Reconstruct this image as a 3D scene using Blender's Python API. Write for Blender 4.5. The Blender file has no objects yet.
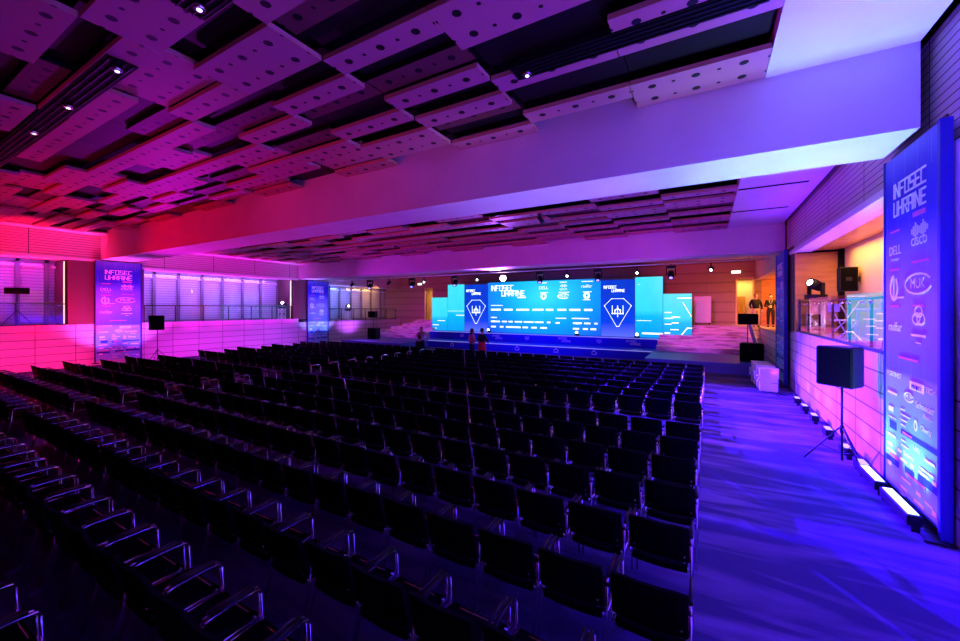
import bpy, bmesh, math, random
from mathutils import Vector, Matrix
random.seed(7)
S = bpy.context.scene
COL = S.collection
PI = math.pi
V = Vector

# ------------------------------------------------------------------ camera
CAM_H, FPX, HORIZON = 2.7, 392.0, 308.0
cam_d = bpy.data.cameras.new('camera')
cam = bpy.data.objects.new('camera', cam_d); COL.objects.link(cam)
cam.location = (0, 0, CAM_H); cam.rotation_euler = (PI/2, 0, math.radians(30))
cam_d.sensor_width = 36; cam_d.lens = 36*FPX/960
cam_d.shift_y = -(320.5-HORIZON)/960; cam_d.clip_end = 200
S.camera = cam
S.view_settings.view_transform = 'Standard'; S.view_settings.look = 'None'
S.view_settings.exposure = 0.0; S.view_settings.gamma = 1.0
S.view_settings.use_curve_mapping = False
W = bpy.data.worlds.new('world'); S.world = W; W.use_nodes = True
W.node_tree.nodes['Background'].inputs[0].default_value = (0.1, 0.05, 0.3, 1)
W.node_tree.nodes['Background'].inputs[1].default_value = 0.002
CS, SN = math.cos(math.radians(30)), math.sin(math.radians(30))
def ratio(px):                      # X and Y per unit of depth for an image column
    t = (px-480)/FPX
    return -SN+CS*t, CS+SN*t
def x_at(px, Y): a, b = ratio(px); return Y*a/b
def y_at(px, X): a, b = ratio(px); return X*b/a
def in_view(x, y, z, m=60):
    d = -SN*x+CS*y
    if d < 0.4: return False
    u = 480+FPX*(CS*x+SN*y)/d; v = HORIZON-FPX*(z-CAM_H)/d
    return -m < u < 960+m and -m < v < 641+m

# ------------------------------------------------------------------ materials
MT = {}
def mat(name, col, rough=0.6, metal=0.0, spec=0.3, emit=None, strength=1.0):
    m = bpy.data.materials.new(name); m.use_nodes = True
    b = m.node_tree.nodes['Principled BSDF']
    b.inputs['Base Color'].default_value = (*col, 1)
    b.inputs['Roughness'].default_value = rough
    b.inputs['Metallic'].default_value = metal
    b.inputs['Specular IOR Level'].default_value = spec
    if emit:
        b.inputs['Emission Color'].default_value = (*emit, 1)
        b.inputs['Emission Strength'].default_value = strength
    MT[name] = m
    return m
class NT:                           # small node helper
    def __init__(s, m):
        s.m = m; s.t = m.node_tree; s.b = s.t.nodes['Principled BSDF']
    def n(s, kind, **kw):
        o = s.t.nodes.new(kind)
        for k, v in kw.items(): setattr(o, k, v)
        return o
    def l(s, a, b): s.t.links.new(a, b)
    def val(s, sock, v):
        if hasattr(v, 'is_output'): s.l(v, sock)
        else: sock.default_value = v
    def math(s, op, a, b=0.0, c=0.0):
        o = s.n('ShaderNodeMath', operation=op)
        s.val(o.inputs[0], a); s.val(o.inputs[1], b); s.val(o.inputs[2], c)
        return o.outputs[0]
    def mix(s, f, a, b):
        o = s.n('ShaderNodeMix', data_type='RGBA')
        s.val(o.inputs[0], f)
        for i, v in ((6, a), (7, b)):
            if hasattr(v, 'is_output'): s.l(v, o.inputs[i])
            else: o.inputs[i].default_value = (*v, 1)
        return o.outputs[2]
    def xyz(s, src='Object'):
        c = s.n('ShaderNodeTexCoord'); p = s.n('ShaderNodeSeparateXYZ')
        s.l(c.outputs[src], p.inputs[0]); return p.outputs
    def bump(s, h, dist=0.01, strength=0.6):
        o = s.n('ShaderNodeBump'); o.inputs['Distance'].default_value = dist
        o.inputs['Strength'].default_value = strength
        s.l(h, o.inputs['Height']); s.l(o.outputs[0], s.b.inputs['Normal'])

def noisy(name, c1, c2, scale, rough=0.7, spec=0.2, stretch=(1, 1, 1), lo=.4, hi=.6):
    m = mat(name, c1, rough, 0, spec); k = NT(m)
    tc = k.n('ShaderNodeTexCoord'); mp = k.n('ShaderNodeMapping'); mp.inputs['Scale'].default_value = stretch
    k.l(tc.outputs['Object'], mp.inputs[0])
    no = k.n('ShaderNodeTexNoise'); no.inputs['Scale'].default_value = scale; no.inputs['Detail'].default_value = 5
    k.l(mp.outputs[0], no.inputs['Vector'])
    mr = k.n('ShaderNodeMapRange'); mr.inputs[1].default_value = lo; mr.inputs[2].default_value = hi
    k.l(no.outputs['Fac'], mr.inputs[0])
    k.l(k.mix(mr.outputs[0], c1, c2), k.b.inputs['Base Color'])
    return m, k, no
# carpet: short pile with sweeping pale strokes
def carpet():
    m = mat('carpet', (.4, .4, .45), 0.95, 0, 0.05); k = NT(m)
    tc = k.n('ShaderNodeTexCoord')
    mp = k.n('ShaderNodeMapping'); mp.inputs['Rotation'].default_value = (0, 0, .75); mp.inputs['Scale'].default_value = (.22, 1.5, 1)
    k.l(tc.outputs['Object'], mp.inputs[0])
    no = k.n('ShaderNodeTexNoise'); no.inputs['Scale'].default_value = 1.6; no.inputs['Detail'].default_value = 7; no.inputs['Distortion'].default_value = .8
    k.l(mp.outputs[0], no.inputs['Vector'])
    mr = k.n('ShaderNodeMapRange'); mr.inputs[1].default_value = .47; mr.inputs[2].default_value = .63
    k.l(no.outputs['Fac'], mr.inputs[0])
    f = k.n('ShaderNodeTexNoise'); f.inputs['Scale'].default_value = 90
    k.l(tc.outputs['Object'], f.inputs['Vector'])
    c = k.mix(mr.outputs[0], (.07, .045, .13), (.23, .14, .28))
    c2 = k.mix(k.math('MULTIPLY', f.outputs['Fac'], .35), c, (.1, .1, .14))
    k.l(c2, k.b.inputs['Base Color']); k.bump(f.outputs['Fac'], .01, .35)
carpet()
# stone cladding in stacked courses with dark joints (on walls facing +-X)
def cladding(name, axis):
    m = mat(name, (.72, .66, .6), 0.45, 0, 0.25); k = NT(m)
    p = k.xyz(); v = k.n('ShaderNodeCombineXYZ'); k.l(p[axis], v.inputs[0]); k.l(p[2], v.inputs[1])
    b = k.n('ShaderNodeTexBrick'); b.offset = 0; b.inputs['Scale'].default_value = 1
    b.inputs['Brick Width'].default_value = 1.25; b.inputs['Row Height'].default_value = .33
    b.inputs['Mortar Size'].default_value = .012; b.inputs['Mortar Smooth'].default_value = .1
    b.inputs['Color1'].default_value = (.74, .67, .6, 1); b.inputs['Color2'].default_value = (.66, .6, .55, 1)
    b.inputs['Mortar'].default_value = (.12, .1, .1, 1)
    k.l(v.outputs[0], b.inputs['Vector']); k.l(b.outputs['Color'], k.b.inputs['Base Color'])
cladding('cladding_side', 1); cladding('cladding_front', 0)
# grooved timber lining
def grooved(name, c1, c2, axis, pitch=.11, joint=2.4, rough=.5):
    m = mat(name, c1, rough, 0, .25); k = NT(m); p = k.xyz()
    g = k.math('LESS_THAN', k.math('FRACT', k.math('DIVIDE', p[2], pitch)), .16)
    j = k.math('LESS_THAN', k.math('FRACT', k.math('DIVIDE', p[axis], joint)), .012)
    f = k.math('MAXIMUM', g, j)
    k.l(k.mix(f, c1, c2), k.b.inputs['Base Color'])
    k.bump(k.math('SUBTRACT', 1.0, f), .02, .5)
grooved('fascia_timber', (.6, .5, .44), (.12, .09, .08), 1)
grooved('back_timber', (.42, .28, .2), (.3, .2, .14), 0, .6, 1.7)
noisy('ochre_timber', (.72, .36, .12), (.62, .30, .10), 3, .4, .3, (.3, 1, 3))
noisy('plaster', (.78, .74, .72), (.74, .70, .68), 1.2, .8, .1)
mat('dark_pier', (.13, .06, .06), .6)
mat('pale_trim', (.8, .76, .74), .5)
mat('warm_wall', (.85, .66, .38), .7)
mat('gallery_floor', (.75, .66, .62), .25, 0, .5)
mat('void_black', (.006, .006, .007), .8, 0, .1)
# acoustic panels: perforated underside from UVs in metres
def perforated(name, c):
    m = mat(name, c, .55, 0, .2); k = NT(m)
    uv = k.n('ShaderNodeUVMap'); p = k.n('ShaderNodeSeparateXYZ'); k.l(uv.outputs[0], p.inputs[0])
    v = k.math('SUBTRACT', k.math('MULTIPLY', k.math('FRACT', k.math('DIVIDE', p.outputs[1], .39)), .39), .195)
    def hole(off, r):
        u = k.math('SUBTRACT', k.math('MULTIPLY', k.math('FRACT', k.math('DIVIDE', k.math('ADD', p.outputs[0], off), .59)), .59), .295)
        d = k.math('SQRT', k.math('ADD', k.math('MULTIPLY', u, u), k.math('MULTIPLY', v, v)))
        return k.math('LESS_THAN', d, r)
    f = k.math('MAXIMUM', hole(0, .058), hole(.295, .028))
    k.l(k.mix(f, c, (.01, .01, .012)), k.b.inputs['Base Color'])
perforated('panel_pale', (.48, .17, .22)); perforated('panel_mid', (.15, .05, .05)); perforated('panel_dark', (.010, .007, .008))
mat('panel_edge', (.62, .3, .22), .6)
mat('black_plastic', (.010, .010, .012), .45, 0, .3)
mat('black_fabric', (.0045, .0045, .006), .9, 0, .03)
mat('speaker_black', (.012, .012, .016), .7, 0, .2)
mat('chrome', (.85, .85, .88), .18, 1)
mat('dark_metal', (.05, .05, .06), .4, 1)
mat('truss_metal', (.85, .85, .88), .4, .15)
mat('white_cloth', (.82, .8, .8), .9, 0, .1)
mat('white_paint', (.85, .85, .85), .5)
mat('stage_blue', (.012, .02, .50), .5, 0, .15)
mat('stage_top', (.10, .10, .45), .45, 0, .2)
mat('nosing_glow', (.6, .6, .8), .3, .2, .3, (.35, .32, 1), .55); mat('rail_metal', (.6, .6, .8), .3, .6)  # emission on the nosing stands in for light caught by the edge
noisy('pink_step', (.75, .62, .6), (.36, .24, .24), 2.2, .5, .3, (.6, 2, 4), .45, .62)
mat('banner_frame', (.03, .03, .30), .5)
mat('print_white', (.92, .92, .95), .7, 0, .1)
mat('print_pink', (.75, .12, .45), .7, 0, .1)
mat('print_band', (.03, .05, .42), .7, 0, .1)
mat('screen_white', (.9, .9, .95), .5, 0, .1, (.85, .95, 1), 1.25)
mat('screen_blue', (.01, .05, .3), .5, 0, .1, (.0, .22, .95), .8)
mat('screen_pale', (.01, .05, .3), .5, 0, .1, (.1, .62, 1), .9)
mat('screen_case', (.02, .02, .03), .5)
mat('lens_white', (1, 1, 1), .3, 0, .1, (1, .95, 1), 14)
mat('lens_violet', (1, 1, 1), .3, 0, .1, (.85, .6, 1), 40)
mat('lens_ice', (.9, .95, 1), .3, 0, .1, (.75, .9, 1), 1.6)
mat('lens_blue', (.6, .6, 1), .3, 0, .1, (.3, .25, 1), 2.0)
mat('lens_magenta', (1, .6, .9), .3, 0, .1, (1, .2, .8), 2.0)
mat('strip_warm', (1, .8, .6), .3, 0, .1, (1, .72, .45), 1.6)
mat('sign_glow', (1, .95, .7), .3, 0, .1, (1, .93, .7), 1.5)
mat('door_glow', (.85, .6, .25), .5, 0, .1)
mat('door_leaf', (.62, .36, .08), .5)
mat('skin', (.55, .33, .25), .6)
mat('hair_dark', (.02, .014, .012), .7)
mat('eye_dark', (.02, .02, .02), .3)
mat('lip', (.4, .14, .13), .5)
mat('cloth_black', (.012, .012, .014), .9)
mat('cloth_beige', (.5, .38, .26), .9)
mat('cloth_pink', (.75, .32, .42), .9)
mat('cloth_red', (.7, .02, .06), .9)
mat('cloth_navy', (.02, .02, .05), .9)
mat('lanyard_white', (.8, .8, .78), .7)
mat('window_frame', (.22, .2, .24), .4, .3)
mat('pouf_bow', (.85, .82, .82), .9)
# slatted blind
m = mat('blind', (.7, .68, .72), .6); k = NT(m); p = k.xyz()
k.l(k.mix(k.math('LESS_THAN', k.math('FRACT', k.math('DIVIDE', p[2], .14)), .22), (.72, .7, .76), (.36, .34, .42)), k.b.inputs['Base Color'])
# glass: clear with a grazing mirror
def glass(name, tint, ior):
    m = bpy.data.materials.new(name); m.use_nodes = True; t = m.node_tree
    t.nodes.remove(t.nodes['Principled BSDF'])
    tr = t.nodes.new('ShaderNodeBsdfTransparent'); tr.inputs[0].default_value = (*tint, 1)
    gl = t.nodes.new('ShaderNodeBsdfGlossy'); gl.inputs['Roughness'].default_value = 0.0
    fr = t.nodes.new('ShaderNodeFresnel'); fr.inputs[0].default_value = ior
    mx = t.nodes.new('ShaderNodeMixShader')
    def mth(op, a, b):
        o = t.nodes.new('ShaderNodeMath'); o.operation = op
        for i, v in enumerate((a, b)):
            if hasattr(v, 'is_output'): t.links.new(v, o.inputs[i])
            else: o.inputs[i].default_value = v
        return o.outputs[0]
    ge = t.nodes.new('ShaderNodeNewGeometry')        # both faces of a thin pane taken together, on the face that is met first
    two = mth('DIVIDE', mth('MULTIPLY', fr.outputs[0], 2.0), mth('ADD', fr.outputs[0], 1.0))
    t.links.new(mth('MULTIPLY', two, mth('SUBTRACT', 1.0, ge.outputs['Backfacing'])), mx.inputs[0]); t.links.new(tr.outputs[0], mx.inputs[1]); t.links.new(gl.outputs[0], mx.inputs[2])
    t.links.new(mx.outputs[0], t.nodes['Material Output'].inputs[0]); MT[name] = m
glass('glass', (.95, .96, .98), 1.45); glass('glass_railing', (.93, .95, .97), 1.9)
# banner print: night blue at the head, paler foot, faint circuit strokes
def banner_print():
    m = mat('banner_print', (.05, .06, .6), .6, 0, .2); k = NT(m)
    uv = k.n('ShaderNodeUVMap'); p = k.n('ShaderNodeSeparateXYZ'); k.l(uv.outputs[0], p.inputs[0])
    u, v = p.outputs[0], p.outputs[1]
    r = k.n('ShaderNodeValToRGB'); e = r.color_ramp.elements
    e[0].position = 0; e[0].color = (.30, .62, .85, 1); e[1].position = 1; e[1].color = (.13, .14, .55, 1)
    for pos, c in ((.2, (.16, .40, .86)), (.345, (.26, .34, .9)), (.36, (.10, .13, .72)), (.55, (.25, .23, .88)), (.7, (.2, .18, .85)), (.8, (.035, .03, .62)), (.9, (.03, .03, .55))):
        q = e.new(pos); q.color = (*c, 1)
    k.l(v, r.inputs[0])
    a = k.math('FRACT', k.math('ADD', k.math('MULTIPLY', u, 4.3), k.math('MULTIPLY', k.math('FLOOR', k.math('MULTIPLY', v, 7)), .37)))
    ln = k.math('MULTIPLY', k.math('LESS_THAN', a, .035), k.math('GREATER_THAN', k.math('FRACT', k.math('MULTIPLY', v, 7)), .4))
    k.l(k.mix(k.math('MULTIPLY', ln, .22), r.outputs[0], (.5, .5, .95)), k.b.inputs['Base Color'])
banner_print()
def screen(name, stops, radial=None):
    m = mat(name, (.01, .02, .05), .4, 0, .2); k = NT(m)
    uv = k.n('ShaderNodeUVMap'); p = k.n('ShaderNodeSeparateXYZ'); k.l(uv.outputs[0], p.inputs[0])
    r = k.n('ShaderNodeValToRGB'); e = r.color_ramp.elements
    e[0].position = stops[0][0]; e[0].color = (*stops[0][1], 1); e[1].position = stops[-1][0]; e[1].color = (*stops[-1][1], 1)
    for pos, c in stops[1:-1]:
        q = e.new(pos); q.color = (*c, 1)
    if radial:
        cx, cy, ax = radial
        dx = k.math('MULTIPLY', k.math('SUBTRACT', p.outputs[0], cx), ax); dy = k.math('SUBTRACT', p.outputs[1], cy)
        d = k.math('SQRT', k.math('ADD', k.math('MULTIPLY', dx, dx), k.math('MULTIPLY', dy, dy)))
        k.l(d, r.inputs[0])
    else: k.l(p.outputs[1], r.inputs[0])
    no = k.n('ShaderNodeTexNoise'); no.inputs['Scale'].default_value = 3.0; k.l(uv.outputs[0], no.inputs['Vector'])
    c = k.mix(k.math('MULTIPLY', no.outputs['Fac'], .25), r.outputs[0], (0, .25, 1))
    k.l(c, k.b.inputs['Emission Color']); k.b.inputs['Emission Strength'].default_value = 1.12
screen('screen_main', [(0, (.05, .85, .95)), (.3, (.01, .6, .98)), (.6, (0, .33, 1)), (1.0, (.01, .08, .85))], (.53, .72, 1.5))
screen('screen_side', [(0, (0, .32, .95)), (.35, (0, .5, .98)), (.45, (.04, .75, .95)), (1, (.06, .82, .95))])
screen('badge_glow', [(0, (.12, .14, .9)), (.25, (.0, .02, .75)), (1, (.0, .01, .5))])  # badge fabric: emission, brighter at the foot, stands in for lamplight from below

# ------------------------------------------------------------------ mesh building
class MB:
    def __init__(s): s.bm = bmesh.new(); s.uv = s.bm.loops.layers.uv.new('UVMap')
    def box(s, x0, x1, y0, y1, z0, z1, mi=0, bev=0):
        bm = s.bm
        vs = [bm.verts.new((x, y, z)) for x in (x0, x1) for y in (y0, y1) for z in (z0, z1)]
        fs = [bm.faces.new([vs[i] for i in q]) for q in ((0, 1, 3, 2), (4, 6, 7, 5), (0, 4, 5, 1), (2, 3, 7, 6), (0, 2, 6, 4), (1, 5, 7, 3))]
        for f in fs: f.material_index = mi
        if bev:
            es = {e for f in fs for e in f.edges}
            bmesh.ops.bevel(bm, geom=list(es), offset=bev, segments=2, affect='EDGES', profile=.5)
        return s
    def hexa(s, pts, mi=0):         # 8 corners, same order as box
        vs = [s.bm.verts.new(p) for p in pts]
        for q in ((0, 1, 3, 2), (4, 6, 7, 5), (0, 4, 5, 1), (2, 3, 7, 6), (0, 2, 6, 4), (1, 5, 7, 3)):
            s.bm.faces.new([vs[i] for i in q]).material_index = mi
        return s
    def ring(s, c, t, r, n, up=None):
        t = t.normalized(); a = V((0, 0, 1)) if abs(t.z) < .95 else V((1, 0, 0))
        u = t.cross(a).normalized(); w = u.cross(t).normalized()
        return [s.bm.verts.new(c+(u*math.cos(2*PI*i/n)+w*math.sin(2*PI*i/n))*r) for i in range(n)]
    def tube(s, pts, r, n=8, mi=0):
        pts = [V(p) for p in pts]; rs = r if isinstance(r, (list, tuple)) else [r]*len(pts)
        prev = None; first = None
        for i, p in enumerate(pts):
            a = pts[max(i-1, 0)]; b = pts[min(i+1, len(pts)-1)]
            t = (b-a)
            k = s.ring(p, t, rs[i], n)
            if prev:
                for j in range(n):
                    f = s.bm.faces.new((prev[j], prev[(j+1) % n], k[(j+1) % n], k[j])); f.smooth = True; f.material_index = mi
            else: first = k
            prev = k
        s.bm.faces.new(first[::-1]).material_index = mi; s.bm.faces.new(prev).material_index = mi
        return s
    def ball(s, c, r, n=10, sc=(1, 1, 1), rot=None):
        M = Matrix.Translation(c) @ (rot or Matrix()) @ Matrix.Diagonal((*[r*q for q in sc], 1))
        d = bmesh.ops.create_uvsphere(s.bm, u_segments=n, v_segments=max(6, n//2+2), radius=1, matrix=M)
        for v in d['verts']:
            for f in v.link_faces: f.smooth = True
        return s
    def sheet(s, rows, th=None, smooth=True, mi=0):   # grid of points -> sheet, closed to a slab along th
        g = [[s.bm.verts.new(p) for p in r] for r in rows]
        for i in range(len(g)-1):
            for j in range(len(g[0])-1):
                f = s.bm.faces.new((g[i][j], g[i][j+1], g[i+1][j+1], g[i+1][j])); f.smooth = smooth; f.material_index = mi
        if th is not None:
            h = [[s.bm.verts.new(V(p)+V(th)) for p in r] for r in rows]
            for i in range(len(g)-1):
                for j in range(len(g[0])-1):
                    f = s.bm.faces.new((h[i][j], h[i+1][j], h[i+1][j+1], h[i][j+1])); f.smooth = smooth; f.material_index = mi
            def wall(a, b):
                for q in range(len(a)-1): s.bm.faces.new((a[q], b[q], b[q+1], a[q+1])).material_index = mi
            wall(g[0], h[0]); wall(h[-1], g[-1]); wall([r[0] for r in h], [r[0] for r in g]); wall([r[-1] for r in g], [r[-1] for r in h])
        return s
    def plate(s, p, q, w, y0, y1, ext=True):   # a straight stroke standing in the local XZ plane
        p = V((p[0], 0, p[1])); q = V((q[0], 0, q[1])); d = (q-p)
        if d.length < 1e-6: return s
        d.normalize(); nrm = V((-d.z, 0, d.x))*w/2; e = d*w/2 if ext else V((0, 0, 0))
        c = [p-e-nrm, p-e+nrm, q+e-nrm, q+e+nrm]
        s.hexa([V((a.x, y, a.z)) for a in (c[0], c[2]) for y in (y0, y1) for a in ((a,) if False else (a,))] and
               [V((c[i].x, y, c[i].z)) for (i, y) in ((0, y0), (1, y0), (0, y1), (1, y1), (2, y0), (3, y0), (2, y1), (3, y1))])
        return s
    def quad_uv(s, pts, uvs, mi=0):
        f = s.bm.faces.new([s.bm.verts.new(p) for p in pts]); f.material_index = mi
        for l, u in zip(f.loops, uvs): l[s.uv].uv = u
        return s
    def mesh(s, name, mats):
        bmesh.ops.recalc_face_normals(s.bm, faces=s.bm.faces[:])
        me = bpy.data.meshes.new(name); s.bm.to_mesh(me); s.bm.free()
        for q in (mats if isinstance(mats, (list, tuple)) else [mats]): me.materials.append(MT[q])
        return me
    def build(s, name, mats, parent=None):
        o = bpy.data.objects.new(name, s.mesh(name, mats)); COL.objects.link(o)
        if parent: o.parent = parent
        return o
def thing(name, label, cat, loc=(0, 0, 0), rz=0, group=None):
    o = bpy.data.objects.new(name, None); COL.objects.link(o); o.empty_display_size = .1
    o.location = loc; o.rotation_euler = (0, 0, rz); o['label'] = label; o['category'] = cat
    if group: o['group'] = group
    return o
def struct(name, mb, mats, parent=None):
    o = mb.build(name, mats, parent)
    if not parent: o['kind'] = 'structure'
    return o
def kids(o): return [c for c in COL.objects if c.parent == o]
def dup(root, loc, rz, label, group=None, tree=None):
    r = root.copy(); COL.objects.link(r); r.location = loc; r.rotation_euler = (0, 0, rz); r['label'] = label
    if group: r['group'] = group
    for c, gs in (tree or family(root)):
        d = c.copy(); COL.objects.link(d); d.parent = r
        for g in gs:
            e = g.copy(); COL.objects.link(e); e.parent = d
    return r
def family(root): return [(c, kids(c)) for c in kids(root)]
def spot(loc, aim, power, col, angle=60, blend=.5, radius=.06):
    d = bpy.data.lights.new('spot', 'SPOT'); d.energy = power; d.color = col; d.spot_size = math.radians(angle); d.spot_blend = blend; d.shadow_soft_size = radius
    o = bpy.data.objects.new('spot_lamp', d); COL.objects.link(o); o.location = loc
    o.rotation_euler = (V(aim)-V(loc)).to_track_quat('-Z', 'Y').to_euler(); return o
def area(loc, aim, power, col, sx, sy):
    d = bpy.data.lights.new('area', 'AREA'); d.energy = power; d.color = col; d.shape = 'RECTANGLE'; d.size = sx; d.size_y = sy
    o = bpy.data.objects.new('area_lamp', d); COL.objects.link(o); o.location = loc
    o.rotation_euler = (V(aim)-V(loc)).to_track_quat('-Z', 'Y').to_euler(); return o
# letters: squared strokes for the event title, a plain face for the rest
GLYPH = {'I': [[(0, 0), (0, 5)]], 'N': [[(0, 0), (0, 5)], [(0, 5), (3, 0)], [(3, 0), (3, 5)]], 'F': [[(0, 0), (0, 5), (3, 5)], [(0, 2.5), (2.4, 2.5)]],
    'O': [[(0, 0), (0, 5), (3, 5), (3, 0), (0, 0)]], 'S': [[(3, 5), (0, 5), (0, 2.5), (3, 2.5), (3, 0), (0, 0)]],
    'E': [[(3, 5), (0, 5), (0, 0), (3, 0)], [(0, 2.5), (2.4, 2.5)]], 'C': [[(3, 5), (0, 5), (0, 0), (3, 0)]],
    'U': [[(0, 5), (0, 0), (3, 0), (3, 5)]], 'K': [[(0, 0), (0, 5)], [(3, 5), (3, 3.2), (2.2, 2.5), (0, 2.5)], [(2.2, 2.5), (3, 1.8), (3, 0)]],
    'R': [[(0, 0), (0, 5), (3, 5), (3, 2.5), (0, 2.5)], [(1.4, 2.5), (3, 0)]], 'A': [[(0, 0), (0, 5), (3, 5), (3, 0)], [(0, 2.3), (3, 2.3)]]}
def strokes(mb, text, x, z, h, y0, y1, wt=.75):
    s = h/5.0
    for ch in text:
        for poly in GLYPH[ch]:
            for a, b in zip(poly, poly[1:]):
                mb.plate((x+a[0]*s, z+a[1]*s), (x+b[0]*s, z+b[1]*s), wt*s, y0, y1)
        x += (1.2 if ch == 'I' else 4.2)*s
    return x
_txt = {}
def text_into(mb, text, cx, z, h, wmax, y, th=.004, align='C'):
    cu = bpy.data.curves.new('lettering', 'FONT'); cu.body = text; cu.size = 1; cu.extrude = 0
    ob = bpy.data.objects.new('lettering', cu); COL.objects.link(ob)
    bpy.context.view_layer.update()
    me = bpy.data.meshes.new_from_object(ob.evaluated_get(bpy.context.evaluated_depsgraph_get()))
    bpy.data.objects.remove(ob); bpy.data.curves.remove(cu)
    xs = [v.co.x for v in me.vertices]; ys = [v.co.y for v in me.vertices]
    w = max(xs)-min(xs); hh = max(ys)-min(ys)
    sx = min(h/hh, wmax/w) if wmax else h/hh
    x0 = cx-w*sx/2 if align == 'C' else cx
    base = len(mb.bm.verts)
    nv = [mb.bm.verts.new((x0+(v.co.x-min(xs))*sx, y, z+(v.co.y-min(ys))*sx)) for v in me.vertices]
    fs = []
    for p in me.polygons:
        try: fs.append(mb.bm.faces.new([nv[i] for i in p.vertices]))
        except ValueError: pass
    ex = bmesh.ops.extrude_face_region(mb.bm, geom=fs)
    bmesh.ops.translate(mb.bm, vec=(0, -th, 0), verts=[g for g in ex['geom'] if isinstance(g, bmesh.types.BMVert)])
    bpy.data.meshes.remove(me)
    return mb
def arc(cx, cz, rx, rz, a0, a1, n=14): return [(cx+rx*math.cos(math.radians(a0+(a1-a0)*i/n)), cz+rz*math.sin(math.radians(a0+(a1-a0)*i/n))) for i in range(n+1)]
def polyline(mb, pts, w, y0, y1):
    for a, b in zip(pts, pts[1:]): mb.plate(a, b, w, y0, y1, True)
    return mb

# ------------------------------------------------------------------ room shell
XL, XR, YB = -24.84, 2.45, 28.0
B1, B2 = (7.09, 8.29), (17.49, 18.7)                 # the two cross beams
Z1, Z2, Z3 = 6.08, 5.70, 5.62                        # ceiling heights of the bays
G1, G2, G3 = 1.95, 1.90, 1.70                        # gallery floors
struct('floor', MB().box(XL-.1, XR+.1, -4, YB+.1, -.2, 0), 'carpet')
struct('wall_right', MB().box(XR, XR+.3, -4, B2[0], 0, G1), 'cladding_side')
struct('wall_left', MB().box(XL-.3, XL, -4, B2[0], 0, G1), 'cladding_side')
struct('wall_gallery_stage', MB().box(3.7, 3.9, 18.7, YB, G3, 4.4).box(XR+.3, 3.9, 18.7, YB, 4.33, 4.4), 'ochre_timber')
struct('wall_gallery_back', MB().box(dr1+.12 if False else 2.78, 3.7, YB-.08, YB-.01, G3, 4.33), 'ochre_timber')
struct('floor_gallery_stage', MB().box(XR+.29, 3.9, 18.7, YB, G3-.3, G3), 'gallery_floor')
struct('wall_stage_right', MB().box(XR, XR+.3, B2[0], YB, 0, G3), 'cladding_side')
struct('wall_stage_left', MB().box(XL-.3, XL, B2[0], YB, 0, G3), 'cladding_side')
# fascias above the galleries
struct('wall_fascia_right', MB().box(XR+.02, XR+.4, -4, B2[0], 4.6, Z1+.05).box(XR+.02, XR+.4, B2[1]-.3, YB, 4.32, Z3), 'fascia_timber')
struct('wall_fascia_left', MB().box(XL-.3, XL, -4, B1[1], 4.93, Z1+.3).box(XL-.3, XL, B1[1], B2[1], 4.72, Z2+.3).box(XL-.3, XL, B2[1], YB, 4.5, Z3), 'fascia_timber')
struct('trim_1', MB().box(XR-.02, XR+.42, B1[1], B2[0], 4.47, 4.60), 'pale_trim')
struct('trim_2', MB().box(XL-.32, XL+.02, -4, B1[0], 4.88, 5.0).box(XL-.32, XL+.02, B1[1], B2[0], 4.66, 4.78), 'pale_trim')
# beams
struct('ceiling_beam', MB().box(XL, XR-.1, B1[0], B1[1], 4.99, Z1+.3), 'plaster')
struct('ceiling_beam.001', MB().box(XL, XR-.02, B2[0], B2[1], 4.74, Z2+.3), 'plaster')
# ceilings: solid slab above, hanging acoustic panels as its pattern, plain soffit beside the right wall
def ceiling(name, y0, y1, z, xa, xb, lightness):
    mb = MB()
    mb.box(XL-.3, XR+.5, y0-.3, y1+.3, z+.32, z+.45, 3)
    mb.box(xb, XR-.1, y0, y1, z, z+.31, 4)           # plain soffit
    cw, rw = 1.765, .39
    rnd = random.Random(11)
    nx = int((xb-xa)/cw)
    for c in range(nx):
        x1 = xb-cw*c; x0 = x1-cw
        y = y1-.02
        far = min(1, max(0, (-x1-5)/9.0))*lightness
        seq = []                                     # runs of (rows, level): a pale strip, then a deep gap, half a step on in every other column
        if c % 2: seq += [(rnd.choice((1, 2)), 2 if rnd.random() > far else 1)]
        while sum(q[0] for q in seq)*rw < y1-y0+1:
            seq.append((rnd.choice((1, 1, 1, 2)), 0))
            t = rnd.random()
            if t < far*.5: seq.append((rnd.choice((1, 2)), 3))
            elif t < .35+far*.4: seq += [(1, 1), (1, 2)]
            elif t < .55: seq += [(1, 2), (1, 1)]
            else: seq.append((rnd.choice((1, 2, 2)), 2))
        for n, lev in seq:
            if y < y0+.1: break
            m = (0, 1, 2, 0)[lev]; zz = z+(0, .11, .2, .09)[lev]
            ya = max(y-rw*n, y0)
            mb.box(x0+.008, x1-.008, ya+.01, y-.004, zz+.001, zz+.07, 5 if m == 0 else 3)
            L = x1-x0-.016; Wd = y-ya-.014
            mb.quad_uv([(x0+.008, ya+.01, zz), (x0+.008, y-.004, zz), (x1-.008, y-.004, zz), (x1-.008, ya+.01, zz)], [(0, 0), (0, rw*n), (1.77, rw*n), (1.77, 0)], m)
            y = ya
    mb.box(XL, xa+((xb-xa) % cw), y0, y1, z+.02, z+.1, 4)
    o = struct(name, mb, ['panel_pale', 'panel_mid', 'panel_dark', 'void_black', 'plaster', 'panel_edge'])
    return o
ceiling('ceiling', -3.5, B1[0], Z1, -24.2, .75, .75)
ceiling('ceiling.001', B1[1], B2[0], Z2, -24.2, .69, .8)
struct('ceiling.002', MB().box(XL-.3, XR+.5, B2[1], YB+.1, Z3, Z3+.2), 'plaster')
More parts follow.
